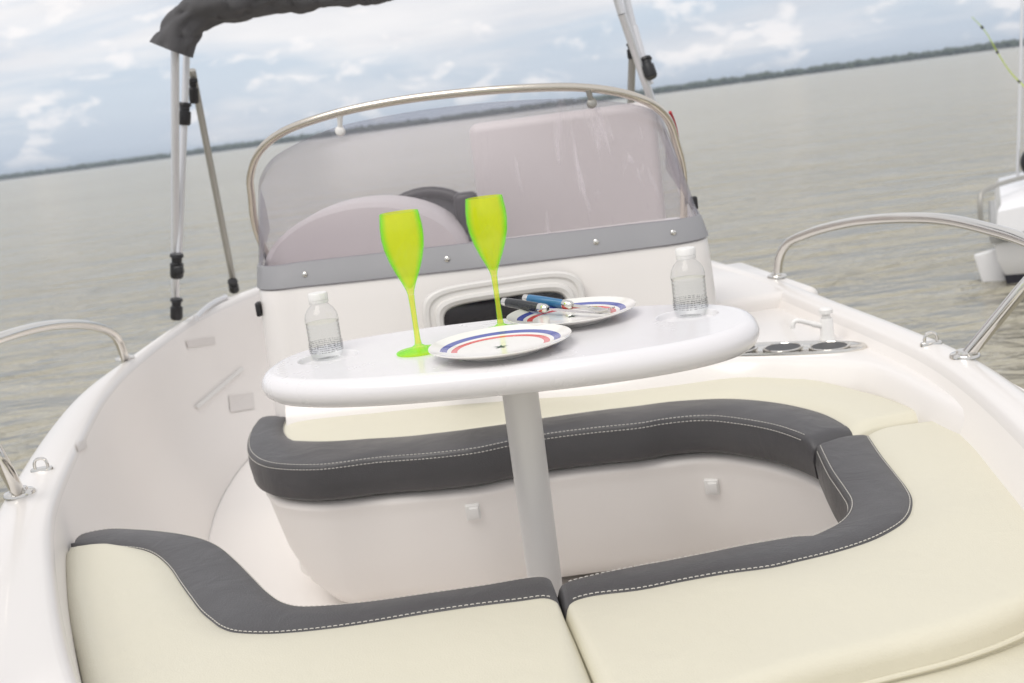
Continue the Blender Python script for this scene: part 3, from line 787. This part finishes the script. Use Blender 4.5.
fitting(Y(176.5, 309, 3.84), .075, .021, up1); fitting(Y(176.8, 266, 3.85), .085, .023, up1); fitting(Y(184.5, 114, 3.91), .075, .022, Y(187, 45, 3.93)); fitting(Y(233.5, 286, 4.46), .055, .020, Y(192, 70, 4.02)); fitting(Y(193.5, 91, 4.03), .085, .017, Y(192, 70, 4.02))
bm = B(); box(bm, Y(179, 270, 3.84), (.03, .03, .03), .006); obj('joint', bm, M_black, bim)
# folded canvas sleeve along the bow
cl = [Y(172, 50, D), Y(176, 38, D), Y(183, 24, D), Y(198, 12, D), Y(222, 3, D), Y(258, -4, 3.8), Y(300, -9, 3.78), Y(350, -14, 3.76), Y(400, -23, 3.74), Y(470, -38, 3.7), Y(540, -52, 3.66), Y(585, -58, 3.62)]
cc_ = catmull(cl, 130); bm = B(); rows = []
up = Vector((0, 0, 1))
for k, p in enumerate(cc_):
    t = (cc_[min(k+1, 129)] - cc_[max(k-1, 0)]).normalized(); s = Vector((0, -1, 0)); s = (s - t*s.dot(t)).normalized(); u2 = t.cross(s)
    f = k/129; base = .078 if f < .05 else .072 + .006*math.sin(f*40)
    if f < .12: base *= 1 - .10*math.sin(f/.12*math.pi)
    row = []
    for j in range(36):
        a = 2*math.pi*j/36; q = Vector((math.cos(a)*1.3, math.sin(a)*1.3, f*16))
        ridge = abs(noise.noise(q*1.1 + Vector((4, 0, 0))))
        rr = base*(1 + .20*noise.noise(Vector((math.cos(a)*1.1, math.sin(a)*1.1, f*9))) - .22*(1-ridge)**6 + .05*noise.noise(q*3))
        row.append(p + (s*math.cos(a) + u2*math.sin(a)*.95)*rr)
    rows.append(row)
inn = [rows[0][j].lerp(cc_[0], .08) + (cc_[2]-cc_[0])*.3 for j in range(36)]
loft(bm, [[q.lerp(cc_[0], .5) + (cc_[3]-cc_[0])*2.0 for q in rows[0]], inn] + rows, closed_v=True)
obj('canvas_sleeve', bm, M_canvas, bim, sharp=60)
# right-hand legs of the frame
pole(bR + Vector((0, 0, .03)), Y(622, 14, 3.62), .0135, M_alu)
pole(Y(622, 14, 3.62), Y(603, -48, 3.62), .0135, M_alu)
pole(Y(650, 84, 3.66), Y(634, 26, 3.70), .0115, M_alu)
pole(Y(634, 30, 3.70), Y(616, -45, 3.72), .0115, M_alu)
pole(Y(628, 190, 4.0), Y(632.5, 46, 3.78), .0125, M_alugrey, 'strut')
pole(Vector((.66, 4.25, GUN)), Y(628, 190, 4.0), .0125, M_alugrey, 'strut')
fitting(Y(632, 51, 3.77), .05, .017); fitting(Y(648.5, 68, 3.64), .07, .020, Y(634, 26, 3.70))

# ------------------------------------------------------------------ table
TY = R(-7.6)
tc0 = Vector((-.010, 1.680, 0))
ped_top = TAB - .05
table = thing('pedestal_table', 'white oval table on a single aluminium pedestal between the cushions', 'table', (tc0.x, tc0.y, FLOOR), TY)
TZ = TAB - FLOOR
bm = B(); a0, b0 = .380, .197
def tl(ins, z): return [Vector((*sup(2*math.pi*k/160, a0-ins, b0-ins, 2.55), z)) for k in range(160)]
prof = [(.06, -.044), (.03, -.044), (.014, -.041), (.005, -.034), (.001, -.025), (0, -.018), (.003, -.010), (.008, -.0042), (.014, -.0012), (.020, 0), (.0215, 0)]
V = loft(bm, [tl(i, TZ+z) for i, z in prof], closed_v=True)
bm.faces.new(V[0])
Minv = (Matrix.Translation((tc0.x, tc0.y, FLOOR)) @ Matrix.Rotation(TY, 4, 'Z')).inverted()
bl, br = Z(327, 352, TAB), Z(691, 309, TAB)
rl = Minv @ Z(328, 357, TAB); rr_ = Minv @ Z(687, 315, TAB)
from mathutils.geometry import delaunay_2d_cdt
tv = list(V[-1]); te = [(k, (k+1) % 160) for k in range(160)]
for c in (rl, rr_):
    rec = [[Vector((c.x + r*math.cos(2*math.pi*k/64), c.y + r*math.sin(2*math.pi*k/64), z)) for k in range(64)] for r, z in [(.0490, TZ), (.0485, TZ), (.0475, TZ-.0006), (.0465, TZ-.002), (.0450, TZ-.0075), (.0435, TZ-.0095), (.041, TZ-.010)]]
    W = loft(bm, rec, closed_v=True); bm.faces.new(W[-1])
    n0 = len(tv); tv += list(W[0]); te += [(n0 + k, n0 + (k+1) % 64) for k in range(64)]
cv, _, cf, ov, _, _ = delaunay_2d_cdt([v.co.xy for v in tv], te, [], 0, 1e-6)
for f in cf:
    ids = [ov[k][0] for k in f]; cen_ = sum((tv[k].co.xy for k in ids), Vector((0, 0)))/len(ids)
    if all(160 <= k < 224 for k in ids) or all(k >= 224 for k in ids): continue
    try: bm.faces.new([tv[k] for k in ids])
    except ValueError: pass
bmesh.ops.recalc_face_normals(bm, faces=bm.faces[:])
tt = obj('tabletop', bm, M_table, table, local=True, sharp=40)
bm = B()
pt, pb = .0285, .0265
ptop = Minv @ Y(521, 392, 1.665)
lathe(bm, [(.060, .0), (.060, .006), (.045, .010), (pb+.006, .012), (pb, .02), (pt, TZ-.09), (pt, TZ-.052), (pt, TZ-.0445)], 40, M=Matrix.Translation((.010, .018, 0)))
obj('pedestal', bm, M_ped, table, local=True)
bm = B(); lathe(bm, [(pt+.0005, TZ-.058), (.040, TZ-.052), (.060, TZ-.048), (.062, TZ-.0442), (pt+.0005, TZ-.0442)], 40, M=Matrix.Translation((.010, .018, 0)))
obj('socket', bm, M_white, table, local=True)

# ------------------------------------------------------------------ tableware
# bottles
def make_bottle():
    root = thing('water_bottle', '', 'bottle')
    prof = [(0, .001), (.020, 0), (.0245, .003), (.026, .008)]
    for k in range(7):
        z = .012 + k*.0075; prof += [(.0272, z), (.0272, z+.0045), (.0265, z+.0058)]
    prof += [(.0276, .066), (.0274, .074), (.0255, .082), (.0215, .090), (.0165, .0955), (.0140, .099), (.0135, .103), (.0135, .108)]
    bm = B(); lathe(bm, prof, 44); obj('bottle_body', bm, M_pet, root, local=True, sharp=60, recalc=True)
    bm = B(); lathe(bm, [(0, .0025), (.0195, .002), (.0240, .005)] + [(max(r-.0008, 0), z) for r, z in prof[3:26]] + [(0, .0695)], 44); obj('liquid', bm, M_liquid, root, local=True, sharp=60)
    bm = B(); lathe(bm, [(.0283, .014), (.0283, .030)], 44); obj('bottle_label', bm, M_label, root, local=True)
    bm = B()
    cap = []
    for r, z in [(.0155, .100), (.0160, .101), (.0160, .106), (.0152, .1065), (.0160, .107), (.0160, .117), (.0148, .1188), (.0, .119)]: cap.append((r, z))
    lathe(bm, cap, 60)
    for v in bm.verts:
        a = math.atan2(v.co.y, v.co.x); r = math.hypot(v.co.x, v.co.y)
        if .1068 < v.co.z < .1175 and r > .0150:
            k = 1 + .012*(1 if int(a/(2*math.pi)*60 + 60) % 2 else -1); v.co.x *= k; v.co.y *= k
    obj('cap', bm, M_white, root, local=True, sharp=40)
    return root
b1 = make_bottle(); b2 = copy_tree(b1)
b1.location = (bl.x, bl.y, TAB - .0098); b2.location = (br.x, br.y, TAB - .0098); b2.rotation_euler = (0, 0, 2.1)
b1.scale = b2.scale = (.98, .98, .90)
tag(b1, 'small clear water bottle with white cap at the left end of the table', 'bottle', 'small water bottles on the table')
tag(b2, 'small clear ribbed water bottle with pale cap at the right end of the table', 'bottle', 'small water bottles on the table')
# flutes
def make_flute():
    root = thing('champagne_flute', '', 'glass')
    bowl = [(.0046, .089), (.0060, .096), (.0105, .108), (.0170, .123), (.0235, .141), (.0282, .160), (.0300, .177), (.0297, .192), (.0280, .207), (.0270, .2135), (.0262, .2138), (.0258, .2130), (.0268, .205), (.0284, .190), (.0286, .177), (.0268, .160), (.0220, .141), (.0155, .123), (.0090, .108), (.0030, .099), (0, .098)]
    bm = B(); lathe(bm, bowl, 48); obj('bowl', bm, M_flute, root, local=True, sharp=60)
    bm = B(); lathe(bm, [(.0046, .0885), (.0040, .070), (.0037, .045), (.0042, .020), (.0052, .012)], 20); obj('stem', bm, M_flute, root, local=True)
    bm = B(); lathe(bm, [(.0052, .0118), (.010, .0085), (.020, .0052), (.0315, .0030), (.0328, .0020), (.0325, .0005), (.03, .0), (0, .001)], 48); obj('foot', bm, M_flute, root, local=True, sharp=60)
    return root
g1 = make_flute(); g2 = copy_tree(g1)
p1, p2 = Z(419.5, 352, TAB), Z(501.5, 331, TAB)
g1.scale = g2.scale = (1.07, 1.07, 1.0)
g1.location = (p1.x, p1.y, TAB + .0004); g2.location = (p2.x, p2.y, TAB + .0004)
tag(g1, 'fluorescent yellow-green plastic flute standing between the left bottle and the front plate', 'glass', 'fluorescent flutes on the table')
tag(g2, 'fluorescent yellow-green plastic flute standing behind the front plate, before the porthole', 'glass', 'fluorescent flutes on the table')
# plates
def make_plate():
    root = thing('dinner_plate', '', 'plate')
    prof = [(0, .003), (.055, .003), (.057, .0), (.061, .0), (.063, .004), (.085, .0085), (.1035, .0152), (.1052, .0165), (.1048, .0177), (.1030, .0173), (.088, .0120), (.074, .0085), (.060, .0070), (.03, .0065), (0, .0065)]
    bm = B(); lathe(bm, prof, 72); obj('plate_body', bm, M_plate, root, local=True, sharp=50)
    bm = B()
    for a in range(5):
        t = 2*math.pi*a/5 + .3; tip = Vector((.012*math.cos(t), .012*math.sin(t), .0072)); l = Vector((.0035*math.cos(t+.7), .0035*math.sin(t+.7), .0072)); r = Vector((.0035*math.cos(t-.7), .0035*math.sin(t-.7), .0072))
        bm.faces.new([bm.verts.new(q) for q in (Vector((0, 0, .0072)), r, tip, l)])
    bm2 = bm; obj('emblem', bm2, M_green, root, local=True, smooth=False)
    return root
pl1 = make_plate(); pl2 = copy_tree(pl1)
q1, q2 = Z(500, 341.5, TAB + .015), Z(571, 311.5, TAB + .015)
pl1.location = (q1.x, q1.y, TAB + .0004); pl1.rotation_euler = (0, 0, R(-4))
pl2.location = (q2.x, q2.y, TAB + .0004); pl2.rotation_euler = (0, 0, R(-6)); pl2.scale = (.99, .99, 1)
tag(pl1, 'white plate with blue and red arcs at the front of the table, nothing on it', 'plate', 'white plates with blue and red arcs')
tag(pl2, 'white plate with blue and red arcs at the back, two cutlery handles lying on it', 'plate', 'white plates with blue and red arcs')
# cutlery
def cutlery(name, label, butt, fer, tip, m, fork):
    root = thing(name, label, 'cutlery', tuple(butt))
    ax = (fer - butt); L = ax.length; ax.normalize()
    q = ax.to_track_quat('Z', 'Y').to_matrix().to_4x4(); M = Matrix.Translation(butt) @ q
    bm = B(); lathe(bm, [(0, 0), (.0062, .0005), (.0070, .003), (.0070, L*.10)], 20, M=M); obj('end_cap', bm, M_steel, root)
    bm = B(); lathe(bm, [(.0070, L*.10), (.0076, L*.12), (.0080, L*.4), (.0076, L*.75), (.0070, L*.80)], 20, M=M); obj('handle', bm, m, root)
    bm = B(); lathe(bm, [(.0070, L*.80), (.0078, L*.83), (.0074, L*.95), (.0055, L*.99), (.003, L)], 20, M=M)
    obj('ferrule', bm, M_steel, root)
    d = (tip - fer); n = 14; side = d.cross(Vector((0, 0, 1))).normalized(); bm = B()
    if fork:
        tube(bm, [fer, fer.lerp(tip, .25), fer.lerp(tip, .45)], .0026, 8)
        for s in (-1.5, -.5, .5, 1.5):
            tube(bm, catmull([fer.lerp(tip, .42) + side*s*.001, fer.lerp(tip, .55) + side*s*.0042, fer.lerp(tip, .8) + side*s*.0046 + Vector((0, 0, -.002)), tip + side*s*.0044 + Vector((0, 0, .003))], 10), .0013, 6)
        obj('tines', bm, M_steel, root)
    else:
        rows = []
        for k in range(n):
            f = k/(n-1); w = .0085*(1 - f**4*.9)*(.6 + .4*min(1, f*5)); c = fer.lerp(tip, f)
            rows.append([c - side*w*.6 + Vector((0, 0, .0006)), c + side*w*.9, c - side*w*.6 - Vector((0, 0, .0006))])
        loft(bm, rows, closed_v=True, cap=True); obj('blade', bm, M_steel, root)
    return root
pc2 = Vector((q2.x, q2.y, TAB))
cutlery('table_knife', 'table knife with glossy black handle lying across the rear plate, nearer the flute', Y(502.5, 301.5, 1.855), Y(548, 309, 1.80), pc2 + Vector((.055, -.055, .013)), M_blackgrip, False)
cutlery('table_fork', 'table fork with bright blue handle lying across the rear plate beside the black knife', Y(523.5, 298, 1.875), Y(573, 305.5, 1.825), pc2 + Vector((.064, -.01, .011)), M_bluegrip, True)

# ------------------------------------------------------------------ neighbouring sailboat at the right
sb_root = thing('sailboat', 'white sailboat moored beyond the right bow rail, only its stern in view', 'boat', (4.9, 7.3, WATER))
bm = B(); rows = []
for k in range(30):
    f = k/29; x = 2.86 + f*5.2; w = .82*(1 - f**2.6)*(1 - .12*(1-f)**2) + .01; cy = 7.30 + f*.9
    rake = .06*(1-f)
    rows.append([Vector((x + .12, cy - w*.55, WATER-.25)), Vector((x+.07, cy - w*.86, WATER+.02)), Vector((x + .02, cy - w*.97, WATER+.15)), Vector((x, cy - w, WATER + .31 + .1*f)),
                 Vector((x, cy + w, WATER + .31 + .1*f)), Vector((x+.02, cy + w*.97, WATER+.15)), Vector((x+.07, cy + w*.86, WATER+.02)), Vector((x + .12, cy + w*.55, WATER-.25))])
loft(bm, rows, cap=True)
sh = obj('hull', bm, M_whitehull, sb_root, sharp=40)
bm = B(); rows2 = []
for k in range(30):
    f = k/29; x = 2.85 + f*5.2; w = .82*(1 - f**2.6)*(1 - .12*(1-f)**2) + .014; cy = 7.30 + f*.9
    rows2.append([Vector((x+.072, cy - w*.868, WATER+.0)), Vector((x+.062, cy - w*.885, WATER+.055)), Vector((x+.062, cy + w*.885, WATER+.055)), Vector((x+.072, cy + w*.868, WATER+.0))])
loft(bm, rows2, cap=True); obj('waterline_band', bm, M_antifoul, sh)
bm = B(); rows2 = []
for k in range(30):
    f = k/29; x = 2.852 + f*5.2; w = .82*(1 - f**2.6)*(1 - .12*(1-f)**2) + .016; cy = 7.30 + f*.9; z = WATER+.28+.1*f
    rows2.append([Vector((x, cy - w, z-.03)), Vector((x-.01, cy - w - .008, z)), Vector((x-.01, cy - w - .008, z+.028)), Vector((x, cy-w+.02, z+.034)), Vector((x, cy+w-.02, z+.034)), Vector((x-.01, cy + w + .008, z+.028)), Vector((x, cy + w, z-.03))])
loft(bm, rows2, cap=True); obj('rubbing_strake', bm, M_hullstripe, sh)
bm = B(); rows2 = []
for k in range(26):
    f = k/25; x = 2.88 + f*4.4; w = .79*(1 - f**2.6) + .02; cy = 7.30 + f*.8; z = WATER+.31+.08*f; h = .15 + .18*math.sin(min(f*2.2, 1)*math.pi/2)
    rows2.append([Vector((x, cy - w, z)), Vector((x+.01, cy - w*.97, z + h*.8)), Vector((x+.03, cy - w*.88, z + h)), Vector((x+.03, cy + w*.88, z + h)), Vector((x+.01, cy + w*.97, z+h*.8)), Vector((x, cy + w, z))])
loft(bm, rows2, cap=True); obj('coaming', bm, M_whitehull, sb_root, sharp=40)
bm = B(); box(bm, (2.86, 6.78, WATER+.0), (.13, .03, .36), .012, M=Matrix.Rotation(R(-14), 3, 'Y'))
obj('rudder', bm, M_whitehull, sb_root)
bm = B(); r_ = catmull([Y(981, 224, 6.25), Y(980, 205, 6.25), Y(981, 194, 6.27), Y(989, 188.5, 6.32), Y(1010, 181, 6.45), Y(1040, 174, 6.6), Y(1090, 170, 6.9)], 40); tube(bm, r_, .014, 10)
obj('stern_rail', bm, M_alugrey, sb_root)
bm = B(); tube(bm, [Y(1017.5, 180, 6.7), Y(1020, 90, 6.75), Y(1024, -60, 6.85), Y(1030, -260, 6.95)], .009, 8); obj('backstay', bm, M_alu, sb_root)
bm = B(); mb = Vector((5.4, 7.8, -.6)); tube(bm, [mb, mb + Vector((-.1, 0, 3)), mb + Vector((-.3, 0, 6.0))], .05, 12); obj('mast', bm, M_alu, sb_root)
bm = B(); bmesh.ops.create_uvsphere(bm, u_segments=20, v_segments=14, radius=.06); 
for v in bm.verts: v.co = Vector((v.co.x, v.co.y, v.co.z*1.4)) + Y(1031, 162, 6.7)
obj('horseshoe_buoy_bag', bm, M_black, sb_root)
piv = Vector((2.86, 6.5, 0)); TM = Matrix.Translation(Vector((-.165, -.42, 0))) @ Matrix.Translation(piv) @ Matrix.Rotation(R(-24), 4, 'Z') @ Matrix.Translation(-piv)
def turn(o):
    if o.name.split('.')[0] in ('hull', 'waterline_band', 'rubbing_strake', 'coaming', 'rudder', 'mast'):
        off = ORG[o.name]; Mt = Matrix.Translation(-off) @ TM @ Matrix.Translation(off); o.data.transform(Mt)
    for c_ in o.children: turn(c_)
turn(sb_root)
# fishing rod leaning out from the sailboat
fr = [Y(972, 17, 6.4), Y(985, 31, 6.45), Y(999, 55, 6.5), Y(1012, 74, 6.55), Y(1030, 92, 6.6), Y(1085, 150, 6.75)]
rod = thing('fishing_rod', 'thin fluorescent yellow fishing rod leaning out over the moored sailboat', 'fishing rod', tuple(fr[-1]))
bm = B(); fc = catmull(fr, 40); tube(bm, fc, [.0015 + .0035*min(1, (i/39)**.8) for i in range(40)], 8); obj('blank', bm, M_rod, rod)
for i in (3, 9, 17):
    bm = B(); tube(bm, [fc[i], fc[i].lerp(fc[i+1], .5), fc[i].lerp(fc[i+1], .5)], .007, 8); obj('guide_ring', bm, M_black, rod)

# stickers and a painted highlight strip on the left liner
dg = bpy.context.evaluated_depsgraph_get(); dg.update()
def hit(o, px, py):
    r = ray(px, py).normalized(); inv = o.matrix_world.inverted()
    ok, loc, nor, _ = o.ray_cast(inv @ Vector((0, 0, 0)), (inv.to_3x3() @ r).normalized())
    return (o.matrix_world @ loc, (o.matrix_world.to_3x3() @ nor).normalized()) if ok else (None, None)
def patch(name, poly, m, lift=.003, n=6):
    """a thin decal that follows the hull wall: corners given as measured points on the wall"""
    bm = B(); rows = []
    (a, b, c, d) = poly
    for i in range(n+1):
        r = []
        for j in range(n+1):
            u, v = i/n, j/n
            x = (a[0]*(1-u)+b[0]*u)*(1-v) + (d[0]*(1-u)+c[0]*u)*v; y = (a[1]*(1-u)+b[1]*u)*(1-v) + (d[1]*(1-u)+c[1]*u)*v
            p, nn = hit(hull, x, y)
            if p is None: return
            if nn.dot(p) > 0: nn = -nn
            r.append(p + nn*lift)
        rows.append(r)
    loft(bm, rows); return obj(name, bm, m, hull, recalc=False)
patch('sticker', [(228, 396), (253, 393), (254, 409), (230, 413)], M_tape)
patch('sticker', [(185, 341), (214, 337), (215, 344), (187, 348)], M_tape)
patch('sticker', [(75, 444), (85, 440), (86, 448), (77, 452)], M_tape)
patch('painted_glint', [(194, 406.5), (241, 367), (243, 370), (197, 409.5)], M_white, .006)  # glossy highlight on the gelcoat, put in as a thin white strip

for px, py in ((473, 511), (712, 486)):
    p, nn = hit(sb, px, py)
    if nn.dot(p) > 0: nn = -nn
    q = nn.to_track_quat('Y', 'Z').to_matrix()
    bm = B(); box(bm, p, (.030, .016, .036), .003, M=q); box(bm, p + nn*.010 + Vector((.003, 0, .002)), (.020, .008, .024), .002, M=q)
    obj('latch', bm, M_white, sb)

# ------------------------------------------------------------------ haze
bm = B(); box(bm, (-300, 1500, 8), (9000, 7000, 22)); 
hz = obj('haze', bm, None or mat('haze_air', (1, 1, 1)), smooth=False)
hm = hz.data.materials[0]; nt = hm.node_tree
for n in list(nt.nodes):
    if n.type != 'OUTPUT_MATERIAL': nt.nodes.remove(n)
pv = nt.nodes.new('ShaderNodeVolumePrincipled'); pv.inputs['Color'].default_value = (.74, .84, .95, 1); pv.inputs['Density'].default_value = .00021; pv.inputs['Anisotropy'].default_value = .2
nt.links.new(pv.outputs[0], nt.nodes['Material Output'].inputs['Volume'])
tag(hz, kind='stuff')

# ------------------------------------------------------------------ sky and sun
to_sun = Vector((-.34, -.50, .92)).normalized()
w = bpy.data.worlds.new('World'); scene.world = w; w.use_nodes = True
nt = w.node_tree; N, L = nt.nodes, nt.links
bg = N['Background']; bg.inputs['Strength'].default_value = .118
sky = N.new('ShaderNodeTexSky'); sky.sky_type = 'NISHITA'; sky.sun_disc = False
sky.sun_elevation = math.asin(to_sun.z); sky.sun_rotation = math.atan2(to_sun.x, to_sun.y)
sky.air_density = 1.2; sky.dust_density = 2.0; sky.ozone_density = 1.5
tc = N.new('ShaderNodeTexCoord'); sp = N.new('ShaderNodeSeparateXYZ'); L.new(tc.outputs['Generated'], sp.inputs[0])
def noise_node(scale_v, detail, off=(0, 0, 0), dist=0, rough=.55):
    mp = N.new('ShaderNodeMapping'); mp.inputs['Scale'].default_value = scale_v; mp.inputs['Location'].default_value = off
    L.new(tc.outputs['Generated'], mp.inputs['Vector'])
    n = N.new('ShaderNodeTexNoise'); n.inputs['Scale'].default_value = 1; n.inputs['Detail'].default_value = detail; n.inputs['Distortion'].default_value = dist; n.inputs['Roughness'].default_value = rough
    L.new(mp.outputs[0], n.inputs['Vector']); return n.outputs['Fac']
def rng(src, a, b, c=0.0, d=1.0):
    r = N.new('ShaderNodeMapRange'); r.interpolation_type = 'SMOOTHSTEP'
    r.inputs[1].default_value = a; r.inputs[2].default_value = b; r.inputs[3].default_value = c; r.inputs[4].default_value = d
    L.new(src, r.inputs[0]); return r.outputs[0]
def op(o_, a, b):
    q = N.new('ShaderNodeMath'); q.operation = o_
    for k, v in ((0, a), (1, b)):
        if isinstance(v, (int, float)): q.inputs[k].default_value = v
        else: L.new(v, q.inputs[k])
    return q.outputs[0]
# thin grey overcast, denser with height; broken low down
elev = sp.outputs[2]
strat = noise_node((3.0, 3.0, 22), 5, (1.7, .3, 0), .4)
m_strat = op('MAXIMUM', op('MULTIPLY', rng(op('ADD', strat, op('MULTIPLY', elev, 2.8)), .48, .88), .92), .30)
c_strat = N.new('ShaderNodeMix'); c_strat.data_type = 'RGBA'
c_strat.inputs[6].default_value = (5.3, 5.35, 5.65, 1); c_strat.inputs[7].default_value = (6.9, 6.75, 6.75, 1)
L.new(rng(noise_node((2.5, 2.5, 14), 4, (5, 2, 1)), .35, .65), c_strat.inputs[0])
mixa = N.new('ShaderNodeMix'); mixa.data_type = 'RGBA'
blue = N.new('ShaderNodeMix'); blue.data_type = 'RGBA'; blue.inputs[0].default_value = .75; blue.inputs[7].default_value = (3.6, 4.6, 6.0, 1)
L.new(sky.outputs[0], blue.inputs[6])
L.new(m_strat, mixa.inputs[0]); L.new(blue.outputs[2], mixa.inputs[6]); L.new(c_strat.outputs[2], mixa.inputs[7])
# small cumulus puffs
puff = noise_node((24, 24, 50), 5, (.4, 2.2, .7), .25, .5)
m_p = op('MULTIPLY', rng(puff, .54, .68), rng(elev, .0, .02))
mixb = N.new('ShaderNodeMix'); mixb.data_type = 'RGBA'; mixb.inputs[7].default_value = (7.6, 7.3, 7.2, 1)
L.new(op('MULTIPLY', m_p, .60), mixb.inputs[0]); L.new(mixa.outputs[2], mixb.inputs[6])
L.new(mixb.outputs[2], bg.inputs['Color'])

sun = bpy.data.lights.new('sun', 'SUN'); sun.energy = 1.5; sun.angle = R(40); sun.color = (1, .955, .90)
so = bpy.data.objects.new('sun', sun); C.objects.link(so); so.rotation_euler = to_sun.to_track_quat('Z', 'Y').to_euler()

# ------------------------------------------------------------------ camera
cam = bpy.data.cameras.new('camera'); cam.sensor_width = 36; cam.lens = 36*F/1024; cam.clip_start = .05; cam.clip_end = 12000
cam.dof.use_dof = True; cam.dof.focus_distance = 1.72; cam.dof.aperture_fstop = 6.3
cobj = bpy.data.objects.new('camera', cam); C.objects.link(cobj)
fwd = Vector((0, cP, -sP)); up0 = Vector((0, sP, cP)); rt = Vector((1, 0, 0))
# image right/up after roll
ir = rt*cR - up0*sR; iu = rt*sR + up0*cR
Mc = Matrix((ir, iu, -fwd)).transposed().to_4x4(); cobj.matrix_world = Mc
scene.camera = cobj
scene.view_settings.view_transform = 'Standard'; scene.view_settings.look = 'None'; scene.view_settings.exposure = .27; scene.view_settings.gamma = 1
scene.cycles.max_bounces = 12; scene.cycles.transparent_max_bounces = 16
